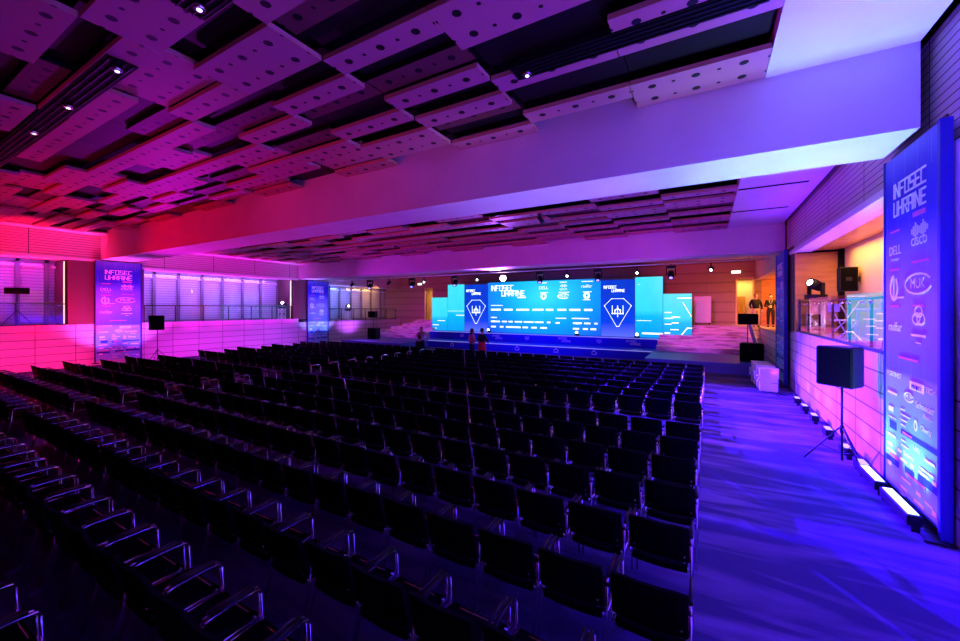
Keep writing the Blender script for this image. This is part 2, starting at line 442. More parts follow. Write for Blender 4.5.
# galleries: floor, soffit, back wall
struct('floor_gallery_right', MB().box(XR+.29, 3.7, -4, 16.0, G1-.3, G1), 'gallery_floor')
struct('ceiling_gallery_right', MB().box(XR+.1, 3.7, 8.2, 16.2, 4.5, 4.6), 'ochre_timber')
struct('wall_gallery_right', MB().box(3.62, 3.8, 6, 16.0, G1, 4.52), 'warm_wall')
struct('wall_gallery_end', MB().box(XR+.02, 3.66, 15.95, 16.15, G1, 4.52), 'ochre_timber')
struct('wall_pier_right', MB().box(XR+.001, 2.75, 6.75, 8.35, G1, 4.99).box(XR, 2.75, 16.1, 18.75, G2, 4.74), 'dark_pier')
struct('wall_pier_near', MB().box(XR, 2.7, 1.5, 6.74, G1, 4.6), 'pale_trim')
for i, (ya, yb, g, s, pl) in enumerate(((1, 6.0, G1, 4.93, 6.0), (8.75, 17.1, G2, 4.72, 8.75), (20.0, YB, G3, 4.5, 20.0))):
    sfx = '' if i == 0 else '.00%d' % i
    struct('floor_gallery_left'+sfx, MB().box(XL-3, XL-.29, ya-.5, yb+.5, g-.3, g), 'gallery_floor')
    struct('ceiling_gallery_left'+sfx, MB().box(XL-3, XL-.3, ya-.5, yb+.5, s, s+.1), 'plaster')
struct('wall_pier_left', MB().box(XL-1.9, XL-.01, 6.0, 8.75, G1, 4.92), 'dark_pier')
struct('wall_pier_left.001', MB().box(XL-1.9, XL-.01, 17.1, 20.0, G2, 4.73), 'dark_pier')
# back wall with two doorways
DZ0, DZ1 = 1.66, 4.5
dl0, dl1 = x_at(424.5, YB), x_at(433, YB); dr0, dr1 = x_at(735.5, YB), x_at(754.5, YB)
bw = MB()
bw.box(XL-3, dl0, YB, YB+.2, 0, Z3).box(dl1, dr0, YB, YB+.2, 0, Z3).box(dr1, 6, YB, YB+.2, 0, Z3)
for a, b in ((dl0, dl1), (dr0, dr1)): bw.box(a, b, YB, YB+.2, DZ1, Z3).box(a, b, YB, YB+.2, 0, DZ0)
struct('wall_back', bw, 'back_timber')
for i, (a, b) in enumerate(((dl0, dl1), (dr0, dr1))):
    d = struct('door_%d' % (i+1), MB().box(a, a+.07, YB-.03, YB+.15, DZ0, DZ1).box(b-.07, b, YB-.03, YB+.15, DZ0, DZ1).box(a, b, YB-.03, YB+.15, DZ1-.07, DZ1), 'warm_wall')
    MB().box(a+.08, a+(b-a)*.62, YB+1.2, YB+1.26, DZ0, DZ0+1.75, 0, .01).build('door_leaf', 'door_leaf', d)
    struct('wall_passage_%s' % 'ab'[i], MB().box(a-1, b+1, YB+1.6, YB+1.7, 0, Z3).box(a-1, b+1, YB+.2, YB+1.6, DZ0-.1, DZ0), 'warm_wall')
    area(((a+b)/2, YB+.9, 4.4), ((a+b)/2, YB+1.2, 1.5), 42, (1, .52, .15), .8, .5)

# ------------------------------------------------------------------ windows and balustrades of the galleries
XW = XL-1.85
win_n = 0
def window_row(px, g, s, sill_mat='window_frame'):
    global win_n
    ys = [y_at(p, XW) for p in px]
    for ya, yb in zip(ys, ys[1:]):
        win_n += 1
        f = MB(); w = .07
        f.box(XW, XW+.1, ya, ya+w, g, s).box(XW, XW+.1, yb-w, yb, g, s).box(XW, XW+.1, ya, yb, g, g+.12).box(XW, XW+.1, ya, yb, s-.14, s)
        o = struct('window_%d' % win_n, f, 'window_frame')
        MB().box(XW+.03, XW+.05, ya+w, yb-w, g+.12, s-.14).build('window_pane', 'glass', o)
        MB().box(XW-.12, XW-.08, ya, yb, g, s).build('blind', 'blind', o)
        MB().box(XW+.1, XW+.14, ya+.12, yb-.1, s-.36, s-.28).build('head_rail', 'pale_trim', o)
window_row((-24, 17, 46, 74), G1, 4.93)
window_row((138, 153.5, 178, 201.5, 222, 242, 260, 277, 291), G2, 4.72)
window_row((329, 339, 350.5, 361, 370.5, 380, 389.7, 397.5), G3, 4.5)
def balustrade(name, label, x, ys, g, side):
    t = thing(name, label, 'railing', (x, (ys[0]+ys[-1])/2, g)); y0 = t.location.y
    for a, b in zip(ys, ys[1:]):
        MB().box(-.006, .006, a-y0+.012, b-y0-.012, .02, 1.02).build('glass_panel', 'glass_railing' if side > 0 else 'glass', t)
        for yy in (a+.22, b-.22): MB().tube([(-.03, yy-y0, .86), (.03, yy-y0, .86)], .022, 8).build('clamp', 'chrome', t)
    MB().tube([(side*.07, ys[0]-y0, .93), (side*.07, ys[-1]-y0, .93)], .022, 8).build('handrail', 'dark_metal', t)
    p = MB()
    for yy in ys: p.box(side*.05, side*.09, yy-y0-.02, yy-y0+.02, .0, .93)
    p.build('post', 'dark_metal', t)
    MB().box(-.03, .03, ys[0]-y0, ys[-1]-y0, 0, .05).build('base_rail', 'dark_metal', t)
lin = lambda a, b, n: [a+(b-a)*i/n for i in range(n+1)]
balustrade('glass_balustrade', 'glass balustrade above the clad wall between the tall banner and timber end wall', XR+.06, lin(8.4, 15.9, 6), G1, 1)
balustrade('glass_balustrade', 'glass balustrade before the red-lit window bay on the gallery', XL-.06, lin(1.5, 5.95, 3), G1, -1)
balustrade('glass_balustrade', 'long glass balustrade before the violet row of blinds', XL-.06, lin(8.8, 17.0, 6), G2, -1)
balustrade('glass_balustrade', 'glass balustrade near the stage steps, before the amber windows', XL-.06, lin(20.1, 27.6, 6), G3, -1)
for lab, y, z0, z1 in (('warm vertical strip light on the red pier edge beside the banner', 5.93, G1, 4.85), ('warm vertical strip light at the end of the violet windows', 17.04, G2, 4.66)):
    t = thing('strip_light', lab, 'light', (XL-.2, y, z0))
    MB().box(-.05, .05, .0, .05, 0, z1-z0).build('housing', 'dark_metal', t)
    MB().box(-.04, .04, -.02, -.001, .05, z1-z0-.05).build('diffuser', 'strip_warm', t)
# right gallery: door frame, dark post
d = struct('door_3', MB().box(3.55, 3.66, 10.6, 10.75, G1, 4.05).box(3.55, 3.66, 11.85, 12.0, G1, 4.05).box(3.55, 3.66, 10.6, 12.0, 3.95, 4.08), 'ochre_timber')
MB().box(3.6, 3.64, 10.75, 11.85, G1, 3.95).build('door_leaf', 'door_leaf', d)
struct('trim_3', MB().box(3.5, 3.62, 15.75, 15.95, G1, 4.5), 'void_black')
struct('trim_4', MB().box(XR+.05, 3.6, 15.9, 15.96, 4.44, 4.5), 'void_black')

# ------------------------------------------------------------------ stage
SY, LY = 23.8, 21.9
xs0, xs1 = x_at(430, SY), x_at(658, SY)
TZ, KZ = .97, .45
struct('floor_stage', MB().box(XL+3.2, XR, 18.9, LY+.2, 0, KZ-.02) if False else MB().box(XL+2.6, -16.8, 19.0, YB, 0, KZ).box(-2.4, XR, 18.9, YB, 0, KZ), 'stage_top')
t = thing('stage', 'wide blue two-tier stage under the video screens', 'stage', ((xs0+xs1)/2, SY, 0))
cx = t.location.x
MB().box(xs0-cx, xs1-cx, 0, 2.6, 0, TZ, 0, .01).build('upper_deck', 'stage_blue', t)
MB().box(-16.8-cx, -2.4-cx, LY-SY, -.005, 0, KZ, 0, .01).build('lower_deck', 'stage_blue', t)
MB().box(xs0-cx, xs1-cx, -.02, .03, TZ-.03, TZ+.012).build('upper_nosing', 'nosing_glow', t)
MB().box(-16.8-cx, -2.4-cx, LY-SY-.02, LY-SY+.03, KZ-.025, KZ+.01).build('lower_nosing', 'nosing_glow', t)
TRIDENT = [[(-1, 1), (-1, -.5), (1, -.5), (1, 1)], [(0, 1), (0, -1.1)], [(-.5, -.5), (-.5, .15), (0, .5)], [(.5, -.5), (.5, .15), (0, .5)]]
def trident(mb, cx, cz, s, y0, y1, w=.2):
    for pl in TRIDENT: polyline(mb, [(cx+p[0]*s, cz+p[1]*s) for p in pl], w*s, y0, y1)
def shield(mb, cx, cz, s, y0, y1, w=.05):
    polyline(mb, [(cx+p[0]*s, cz+p[1]*s) for p in ((-1, .45), (-.45, 1), (.45, 1), (1, .45), (.08, -1.15), (-.08, -1.15), (-1, .45))], w*s, y0, y1)
for i, px in enumerate((462, 498, 527, 565, 599, 634)):
    x = x_at(px, SY)-cx; mb = MB()
    if i % 2 == 0:
        trident(mb, x, .72, .12, -.012, -.002); mb.build('kicker_emblem', 'print_white', t)
    else:
        strokes(mb, 'INFOSEC', x-.42, .74, .11, -.012, -.002); strokes(mb, 'UKRAINE', x-.2, .58, .11, -.012, -.002); mb.build('kicker_lettering', 'print_white', t)
for px in (452, 517, 556, 594):
    x = x_at(px, LY)-cx; mb = MB(); yy = LY-SY
    polyline(mb, [(x-.12, .24), (x, .36), (x+.12, .24), (x+.12, .14), (x-.12, .14)], .04, yy-.012, yy-.002); mb.build('kicker_emblem', 'print_white', t)
# stone steps that climb from the side decks to the gallery landings
def steps(name, x0, x1, taper):
    mb = MB(); n = 5
    for i in range(n):
        z = KZ+(G3-KZ)*(i+1)/n
        ya = 22.6+i*.75
        mb.box(x0+(taper*i if taper > 0 else 0), x1+(taper*i if taper < 0 else 0), ya, YB, KZ if i == 0 else z-(G3-KZ)/n, z)
    struct(name, mb, 'pink_step')
steps('floor_steps_right', xs1+.02, XR-.02, 0); steps('floor_steps_left', -23.4, xs0-.02, .55)
# video wall
LEDY = 24.5
def panel(name, label, px0, px1, z1, mt, group=None, z0=TZ+.012):
    xa, xb = x_at(px0, LEDY)+.01, x_at(px1, LEDY)-.01; w, h = xb-xa, z1-z0
    o = thing(name, label, 'screen', ((xa+xb)/2, LEDY, z0), 0, group)
    MB().box(-w/2, w/2, .01, .12, 0, h).build('cabinet', 'screen_case', o)
    MB().box(-w/2, w/2, 0, .009, 0, h).quad_uv([(-w/2, -.001, 0), (w/2, -.001, 0), (w/2, -.001, h), (-w/2, -.001, h)], [(0, 0), (1, 0), (1, 1), (0, 1)], 1).build('display', ['screen_case', mt], o)
    return o, w, h
o, w, h = panel('video_screen', 'large central video screen showing the event title and sponsor logos', 488, 601, 4.5, 'screen_main')
def lay(fn, name, mt='screen_white'):
    mb = MB(); fn(mb); return mb.build(name, mt, o)
def U(u): return -w/2+u*w
def Zv(v): return h*(1-v)
def title(mb):
    strokes(mb, 'INFOSEC', U(.035), Zv(.165), .34, -.012, -.003, .72); strokes(mb, 'UKRAINE', U(.14), Zv(.275), .34, -.012, -.003, .72); mb.box(U(.29), U(.37), -.012, -.003, Zv(.32), Zv(.295))
lay(title, 'title_lettering')
lay(lambda mb: mb.plate((U(.63), Zv(.44)), (U(.80), Zv(.44)), .14, -.012, -.003), 'logo_mark') if False else None
def words(items, name='sponsor_lettering'):
    for tx, u, v, hh, wm in items: lay(lambda mb: text_into(mb, tx, U(u), Zv(v), hh, wm*w, -.003), name)
words([('DELL', .53, .16, .2, .09), ('cisco', .7, .185, .16, .07), ('radfar', .89, .15, .2, .1), ('MUK', .7, .315, .15, .07)])
def bars(lst):
    def f(mb):
        for u, v, ww, hh in lst: mb.box(U(u), U(u+ww), -.01, -.003, Zv(v)-hh/2, Zv(v)+hh/2, 0, .004)
    return f
lay(lambda mb: [mb.plate((U(.675+.009*i), Zv(.105)-q), (U(.675+.009*i), Zv(.105)+q), .03, -.01, -.003) for i, q in enumerate((.03, .06, .09, .05, .09, .06, .03))], 'sponsor_mark')
lay(lambda mb: polyline(mb, arc(U(.7), Zv(.295), .36, .15, 20, 330), .035, -.01, -.003), 'sponsor_mark')
lay(lambda mb: polyline(mb, arc(U(.53), Zv(.29), .15, .17, 0, 360), .07, -.01, -.003), 'sponsor_mark')
lay(lambda mb: polyline(mb, arc(U(.89), Zv(.29), .14, .15, 0, 360), .09, -.01, -.003), 'sponsor_mark')
for v, row, hh in ((.04, ((.49, .07), (.67, .06), (.85, .09)), .05), (.225, ((.5, .07), (.66, .09), (.86, .07)), .05), (.365, ((.86, .06),), .05), (.46, ((.03, .12),), .05),
        (.545, ((.03, .1), (.16, .085), (.28, .12), (.43, .1), (.55, .065), (.65, .075), (.75, .09), (.87, .065)), .13), (.70, ((.03, .06), (.635, .09), (.77, .14)), .06),
        (.78, ((.03, .09), (.14, .05), (.205, .04), (.265, .07), (.35, .09), (.45, .08), (.56, .03)), .1), (.785, ((.635, .035), (.78, .07), (.87, .05), (.95, .025)), .1),
        (.885, ((.03, .05), (.12, .035), (.18, .14), (.34, .05), (.42, .05), (.5, .06), (.78, .05), (.86, .04), (.92, .045)), .11)):
    for u, ww in row: lay(bars([(u, v, ww, hh)]), 'sponsor_mark')
for lab, p0, p1, z1, marks in (
    ('low cyan video panel beside the stage steps, next to amber doorway', 432, 447.8, 3.5, ((.05, .83, .4, .05), (.35, .7, .5, .05), (.1, .93, .2, .05))),
    ('tall cyan video panel next to the low panel by the amber doorway', 447.8, 464.5, 4.45, ((.0, .57, 1, .02), (.5, .66, .5, .06))),
    ('tall cyan video panel between badge banner and low panel near steps', 635, 663, 4.5, ((.05, .72, .55, .03), (.25, .93, .75, .1), (.1, .12, .08, .03))),
    ('low cyan video panel at the screen end with white circuit lines', 663, 692, 3.5, ((.5, .1, .5, .04), (.05, .42, .25, .05), (.05, .55, .3, .05), (.3, .52, .3, .05), (.05, .68, .25, .05), (.3, .65, .25, .05), (.25, .8, .3, .05), (.05, .88, .2, .08)))):
    o, w, h = panel('video_screen', lab, p0, p1, z1, 'screen_side')
    for u, v, ww, hh in marks: lay(bars([(u, v, ww, hh)]), 'graphic_line')
    if p0 == 663: lay(lambda mb: polyline(mb, [(U(.6), Zv(.95)), (U(.85), Zv(.76)), (U(1), Zv(.76))], .05, -.01, -.003), 'graphic_line'); lay(lambda mb: polyline(mb, [(U(.7), Zv(.2)), (U(.98), Zv(.5))], .03, -.01, -.003), 'graphic_line')
for lab, p0, p1 in (('deep blue badge panel on the door side of the main screen', 464.5, 488), ('deep blue badge panel between main screen and stone steps', 601, 635)):
    if p0 < 500: lab = 'deep blue badge panel beside the main screen, behind two standing people'
    o, w, h = panel('badge_panel', lab, p0, p1, 4.4, 'badge_glow'); o['category'] = 'panel'  # fabric panels, sheet and marks glow in place of light falling on them
    lay(lambda mb: (strokes(mb, 'INFOSEC', U(.08), Zv(.15), .15, -.012, -.003), strokes(mb, 'UKRAINE', U(.32), Zv(.215), .15, -.012, -.003)), 'title_lettering')
    lay(lambda mb: shield(mb, 0, Zv(.56), w*.4, -.012, -.003, .04), 'shield_outline', 'screen_white')
    lay(lambda mb: trident(mb, 0, Zv(.55), w*.16, -.012, -.003, .16), 'trident_mark', 'screen_white')
# floor lamps that stand on the stage lip
for px, lab in ((489, 'small glowing floor lamp on stage lip beside the two people'), (577, 'glowing floor lamp on stage lip under the sponsor logos'), (637, 'glowing floor lamp on stage lip beside the badge panel')):
    x = x_at(px, SY+.3); t = thing('floor_lamp', lab, 'lamp', (x, SY+.3, TZ+.01))
    MB().box(-.14, .14, -.09, .09, 0, .1, 0, .015).build('base', 'black_plastic', t)
    MB().tube([(0, .05, .17), (0, -.1, .2)], .09, 12).build('lamp_body', 'black_plastic', t)
    MB().ball(V((0, -.1, .2)), .08, 12, (1, .3, 1)).build('lens', 'lens_white', t)
    spot((x, SY+.35, TZ+.3), (x, LEDY+.2, 3.5), 60, (.55, .5, 1), 70, .8)

# ------------------------------------------------------------------ banners
def make_banner(label, loc, rz, w=1.7, h=4.7):
    t = thing('sponsor_banner', label, 'banner', loc, rz, 'tall sponsor banners')
    z0 = .12
    MB().box(-w/2, w/2, -.03, 0, z0, h).quad_uv([(-w/2, -.0315, z0), (w/2, -.0315, z0), (w/2, -.0315, h), (-w/2, -.0315, h)], [(0, 0), (1, 0), (1, 1), (0, 1)], 1).build('print_sheet', ['banner_frame', 'banner_print'], t)
    MB().box(w/2, w/2+.07, -.05, .06, 0, h+.02, 0, .008).build('side_post', 'banner_frame', t)
    MB().box(-w/2-.03, -w/2, -.05, .06, 0, h+.02, 0, .008).build('side_post', 'banner_frame', t)
    for x in (w/2+.045, -w/2-.02): MB().box(x-.09, x+.09, -.2, .06, 0, .03, 0, .008).build('foot_plate', 'black_plastic', t)
    hh = h-z0
    U = lambda u: -w/2+u*w
    Zv = lambda v: z0+hh*(1-v)
    y0, y1 = -.038, -.0316
    def add(fn, name='sponsor_mark', mt='print_white'):
        mb = MB(); fn(mb); return mb.build(name, mt, t)
    add(lambda mb: (strokes(mb, 'INFOSEC', U(.2), Zv(.125), .185, y0, y1), strokes(mb, 'UKRAINE', U(.2), Zv(.18), .185, y0, y1)), 'title_lettering')
    add(lambda mb: mb.box(U(.58), U(.8), y0, y1, Zv(.2)-.03, Zv(.2)+.03), 'title_bar', 'print_pink')
    tx = [('DELL', .22, .295, .15, .25), ('Technologies', .22, .315, .05, .25), ('cisco', .68, .285, .14, .28), ('MUK', .66, .402, .13, .26), ('radfar', .22, .525, .13, .3),
          ('FORTINET', .2, .664, .075, .3), ('TECH', .87, .675, .07, .16), ('Schneider', .78, .725, .085, .3), ('Electric', .83, .743, .05, .2), ('MUK', .5, .715, .07, .14),
          ('Oberig', .8, .785, .09, .24), ('EUQ', .64, .848, .07, .14), ('Lenovo', .5, .878, .065, .2)]
    for s, u, v, th, wm in tx: add(lambda mb: text_into(mb, s, U(u), Zv(v), th, wm*w, y1+.002, .006), 'sponsor_lettering')
    add(lambda mb: [mb.plate((U(.56+.033*i), Zv(.245)-q), (U(.56+.033*i), Zv(.245)+q), .028, y0, y1) for i, q in enumerate((.02, .05, .09, .05, .03, .05, .09, .05, .02))])
    add(lambda mb: polyline(mb, arc(U(.2), Zv(.395), .12, .16, 100, 400), .05, y0, y1))
    add(lambda mb: mb.plate((U(.2), Zv(.43)), (U(.2), Zv(.37)), .05, y0, y1).plate((U(.27), Zv(.425)), (U(.4), Zv(.425)), .025, y0, y1))
    add(lambda mb: polyline(mb, arc(U(.66), Zv(.39), .36, .13, 30, 340), .025, y0, y1))
    add(lambda mb: (polyline(mb, arc(U(.64), Zv(.485), .1, .07, 0, 360), .025, y0, y1), polyline(mb, arc(U(.72), Zv(.485), .1, .07, 0, 360), .025, y0, y1), polyline(mb, arc(U(.68), Zv(.465), .1, .07, 0, 360), .025, y0, y1)))
    add(lambda mb: mb.plate((U(.56), Zv(.53)), (U(.8), Zv(.53)), .03, y0, y1).plate((U(.64), Zv(.55)), (U(.72), Zv(.55)), .015, y0, y1))
    for u, v, ww in ((.12, .225, .2), (.55, .2, .0), (.56, .33, .3), (.1, .34, .22), (.12, .45, .2), (.58, .45, .2), (.3, .6, .38), (.38, .815, .18), (.1, .905, .2), (.45, .925, .35)):
        if ww: add(lambda mb: mb.box(U(u), U(u+ww), y0, y1, Zv(v)-.014, Zv(v)+.014), 'heading_line', 'print_pink')
    add(lambda mb: mb.box(U(.52), U(.78), y0, y1, Zv(.67)-.055, Zv(.67)+.055), 'sponsor_mark')
    add(lambda mb: text_into(mb, 'PROJECT', U(.65), Zv(.68), .065, .22*w, y0+.001, .004), 'sponsor_lettering', 'print_band')
    for u, v, ww, q in ((.06, .715, .24, .06), (.08, .765, .13, .12), (.07, .79, .2, .02), (.34, .75, .1, .03), (.34, .765, .22, .03), (.34, .78, .15, .03), (.34, .795, .12, .03),
            (.06, .845, .22, .05), (.36, .838, .1, .035), (.36, .853, .16, .035), (.78, .85, .2, .06), (.06, .875, .12, .08), (.28, .875, .09, .07), (.7, .88, .27, .04), (.05, .893, .25, .04), (.33, .895, .16, .06),
            (.54, .893, .06, .09), (.68, .893, .2, .06), (.9, .895, .08, .08), (.06, .935, .1, .1), (.36, .948, .22, .05), (.64, .955, .1, .08), (.78, .96, .16, .04), (.9, .97, .08, .1), (.34, .975, .16, .05), (.6, .98, .2, .06)):
        add(lambda mb: mb.box(U(u), U(u+ww*.85), y0, y1, Zv(v)-q*.3, Zv(v)+q*.3, 0, .002))
    add(lambda mb: polyline(mb, arc(U(.5), Zv(.707), .13, .06, 20, 340), .018, y0, y1))
    add(lambda mb: polyline(mb, arc(U(.63), Zv(.775), .035, .06, 0, 360), .02, y0, y1))
    add(lambda mb: mb.box(U(.1), U(.25), y0+.004, y1, Zv(.812)-.06, Zv(.812)+.06).box(U(.34), U(.98), y0+.004, y1, Zv(.812)-.045, Zv(.812)+.02), 'print_block', 'print_band')
    add(lambda mb: mb.box(U(.02), U(.3), y0+.004, y1, Zv(.92)-.05, Zv(.92)+.04).box(U(.42), U(.6), y0+.004, y1, Zv(.915)-.06, Zv(.915)+.04).box(U(.66), U(.98), y0+.004, y1, Zv(.91)-.05, Zv(.91)+.05), 'print_block', 'print_band')
    return t
bn = make_banner('tall sponsor banner lit cyan from the floor, beside the nearest tripod speaker', (XR-.08, 7.38, 0), -PI/2, 1.57, 4.86)
fam = family(bn)
bf = dup(bn, (2.33, 17.6, 0), -PI/2, 'tall sponsor banner behind the white cube tables, seen edge-on', tree=fam); bf.scale = (1.1, 1, .96)
bf = dup(bn, (XL+.1, 7.72, .1), PI/2, 'tall sponsor banner on the red pier beside the red-lit gallery windows', tree=fam); bf.scale = (1.06, 1, .99)
bf = dup(bn, (XL+.1, 19.0, 0), PI/2, 'tall sponsor banner on the far pier next to the stage-side windows', tree=fam); bf.scale = (1.08, 1, .96)

# ------------------------------------------------------------------ floor uplights
def uplight(label, loc, rz, L=.34, lens='lens_blue'):
    t = thing('floor_uplight', label, 'light', loc, rz, 'floor uplights along the clad wall')
    MB().box(-L/2, L/2, -.07, .07, .06, .19, 0, .012).build('housing', 'black_plastic', t)
    n = max(3, int(L/.07)); ln = MB()
    for i in range(n):
        x = -L/2+.03+(L-.06)*(i+.5)/n
        ln.box(x-.026, x+.026, -.05, .05, .189, .197)
    ln.build('lens', lens, t)
    for x in (-L/2-.012, L/2+.012): MB().box(x-.01, x+.01, -.04, .04, 0, .15).build('bracket', 'black_plastic', t)
    return t
UPX = 2.2
ups = [y_at(p, UPX) for p in (797, 804.5, 814, 828, 846, 862)]
ordn = ['first', 'second', 'third', 'fourth', 'fifth', 'sixth']
labs = ['small black floor uplight at the foot of the edge-on banner', 'small black floor uplight second from the edge-on banner', 'small black floor uplight third from the edge-on banner', 'small black floor uplight midway between edge-on banner and tripod speaker', 'small glowing floor uplight behind the tripod speaker legs', 'small black floor uplight between tripod speaker and the bright light bars']
for lab, y in zip(labs, ups):
    uplight(lab, (UPX, y, 0), PI/2, .34)
BLUE, VIO, ICE, LAV = (.04, .003, 1), (.25, .055, 1), (.2, .6, 1), (.38, .15, 1)
for y in ups+[15.3]:
    spot((UPX, y, .25), (XR+.5, y, 3.0), 28, VIO, 120, 1)
    spot((UPX-.4, y, .25), (XR+.12, y, 5.3), 800, (.15, .006, 1), 40, .9)
for lab, ya, yb in (('bright white-lensed light bar on the floor nearer the tripod speaker', 7.78, 8.5), ('bright white-lensed light bar on the floor under the tall banner, nearest post', 6.72, 7.6)):
    uplight(lab, (UPX-.02, (ya+yb)/2, 0), PI/2, yb-ya, 'lens_ice')
    for q in (.2, .5, .8):
        y = ya+(yb-ya)*q
        spot((UPX-.03, y, .25), (XR-.5, y+.2, 5), 140, ICE, 80, .9)
        spot((UPX-.05, y, .25), (UPX-1.2, y+.2, 5), 190, (.3, .55, 1), 50, 1)
        spot((UPX-.05, y, .25), (UPX-5, 7.7, 5), 260, (.36, .3, 1), 34, 1)
# unseen uplights added along the near wall to light beam face and fascia
for y, q in ((5.2, 'first'), (4.2, 'second'), (3.2, 'third'), (2.0, 'fourth'), (.8, 'fifth')):
    uplight('added unseen floor uplight, %s one past the near post of the tall banner' % q, (UPX, y, 0), PI/2, .34)
    spot((UPX-.4, y, .25), (XR+.12, y, 5.3), 3000, (.06, .02, 1), 60, .9)
    spot((UPX-.1, y, .25), (-1.6, y+1.5, 5.8), 200, LAV, 100, .9)
# ------------------------------------------------------------------ speakers
def tripod(t, hgt, spread, top=None):
    MB().tube([(0, 0, .08), (0, 0, hgt)], .018, 8).build('pole', 'dark_metal', t)
    MB().tube([(0, 0, .55), (0, 0, .68)], .03, 8).build('collar', 'black_plastic', t)
    for i in range(3):
        a = i*2*PI/3+.5; c, s = math.cos(a), math.sin(a)
        MB().tube([(c*.03, s*.03, .64), (c*spread, s*spread, .015)], .013, 6).build('leg', 'dark_metal', t)
        MB().tube([(c*.02, s*.02, .2), (c*spread*.55, s*spread*.55, .3)], .008, 6).build('brace', 'dark_metal', t)
def speaker(label, loc, rz, w, d, h, cat='speaker', hung=False):
    t = thing('loudspeaker', label, cat, loc, rz)
    mb = MB(); a = w/2; b = w*.36
    mb.hexa([(-b, d/2, 0), (-b, d/2, h), (-a, -d/2, 0), (-a, -d/2, h), (b, d/2, 0), (b, d/2, h), (a, -d/2, 0), (a, -d/2, h)])
    bmesh.ops.bevel(mb.bm, geom=mb.bm.edges[:], offset=.02, segments=2, affect='EDGES')
    mb.build('cabinet', 'speaker_black', t)
    MB().box(-a+.025, a-.025, -d/2-.012, -d/2+.005, .025, h-.025, 0, .006).build('grille', 'black_fabric', t)
    MB().box(-.06, .06, d/2-.005, d/2+.015, h*.45, h*.6, 0, .004).build('rear_plate', 'dark_metal', t)
    return t
sx, sy = 2.02, 8.95
t = thing('speaker_stand', 'black tripod stand holding the nearest loudspeaker beside the clad wall', 'stand', (sx, sy, 0), .35); tripod(t, 1.36, .5)
speaker('black loudspeaker on the nearest tripod stand beside the tall banner', (sx, sy, 1.36), math.radians(-45), .56, .42, .68)
lx, ly = -23.4, y_at(157.5, -23.4)
t = thing('speaker_stand', 'black tripod stand before the magenta wall beside red pier banner', 'stand', (lx, ly, 0), .9); tripod(t, 1.62, .55)
speaker('black loudspeaker on tripod before the magenta wall beside the red pier banner', (lx, ly, 1.62), math.radians(60), .62, .45, .72)
for side, px, Y in (('the stone steps and white cube tables', 746, 20.0), ('the amber windows across the stage', 376.5, 21.0)):
    x = x_at(px+ (5 if px > 500 else -2), Y)
    s = speaker('black subwoofer standing on the side deck near '+side, (x, Y, KZ), 0, .85, .6, .78); s.name = 'subwoofer'
    p = thing('speaker_pole', 'slim black pole rising from the subwoofer near '+side, 'stand', (x-.12, Y, KZ+.78)); MB().tube([(0, 0, 0), (0, 0, .78)], .018, 8).build('tube', 'dark_metal', p); MB().tube([(0, 0, 0), (0, 0, .02)], .06, 10).build('flange', 'dark_metal', p)
    speaker('black loudspeaker on the pole above the subwoofer near '+side, (x-.12, Y, KZ+1.56), 0, .72, .4, .45)
t = thing('wall_speaker', 'dark loudspeaker hung on the dark post against the warm gallery wall', 'speaker', (3.36, 14.4, 3.16))
MB().box(-.19, .19, -.15, .15, 0, .66, 0, .015).build('cabinet', 'speaker_black', t)
MB().box(-.165, .165, -.16, -.145, .03, .63, 0, .004).build('grille', 'black_fabric', t)
MB().box(-.06, .06, -.168, -.158, .28, .38).build('badge', 'dark_metal', t)
MB().box(.15, .27, -.04, .04, .25, .4).build('bracket', 'dark_metal', t)
# ------------------------------------------------------------------ truss towers with moving heads
def truss(label, loc, s, h):
    t = thing('truss_tower', label, 'truss', loc)
    c = [(-s, -s), (s, -s), (s, s), (-s, s)]
    for x, y in c: MB().tube([(x, y, .02), (x, y, h)], .022, 8).build('chord', 'truss_metal', t)
    for i in range(4):
        a, b = c[i], c[(i+1) % 4]; mb = MB(); n = 2
        for q in range(n):
            z0 = .06+(h-.12)*q/n; z1 = .06+(h-.12)*(q+1)/n
            mb.tube([(a[0], a[1], z0), (b[0], b[1], z1)], .01, 6).tube([(b[0], b[1], z0), (a[0], a[1], z1)], .01, 6)
        for z in (.06, h-.06): mb.tube([(a[0], a[1], z), (b[0], b[1], z)], .012, 6)
        mb.build('lattice', 'truss_metal', t)
    MB().box(-s-.04, s+.04, -s-.04, s+.04, 0, .02).build('base_plate', 'truss_metal', t)
    MB().box(-s-.03, s+.03, -s-.03, s+.03, h, h+.02).build('top_plate', 'dark_metal', t)
    return t
def moving_head(label, loc, rz, tilt, lens, s=1.0, hung=False, group=None, ls=.085):
    t = thing('moving_head_light', label, 'stage light', loc, rz, group)
    k = -1 if hung else 1
    MB().box(-.2*s, .2*s, -.17*s, .17*s, *sorted((0, k*.13*s)), 0, .012).build('base', 'black_plastic', t)
    for x in (-.19*s, .19*s): MB().box(x-.025*s, x+.025*s, -.06*s, .06*s, *sorted((k*.12*s, k*.46*s)), 0, .01).build('yoke_arm', 'black_plastic', t)
    d = V((0, -math.cos(tilt), math.sin(tilt))); c = V((0, 0, k*.4*s))
    MB().tube([c-d*.2*s, c-d*.14*s, c+d*.1*s, c+d*.22*s], [.07*s, .135*s, .15*s, .13*s], 12).build('head', 'black_plastic', t)
    MB().ball(c+d*.215*s, ls*s, 12, (1, 1, .3), d.to_track_quat('Z', 'Y').to_matrix().to_4x4()).build('lens', lens, t)
    if hung: MB().box(-.03, .03, -.03, .03, 0, .063).build('clamp', 'dark_metal', t)
    return t
tx, ty = 2.86, 15.3
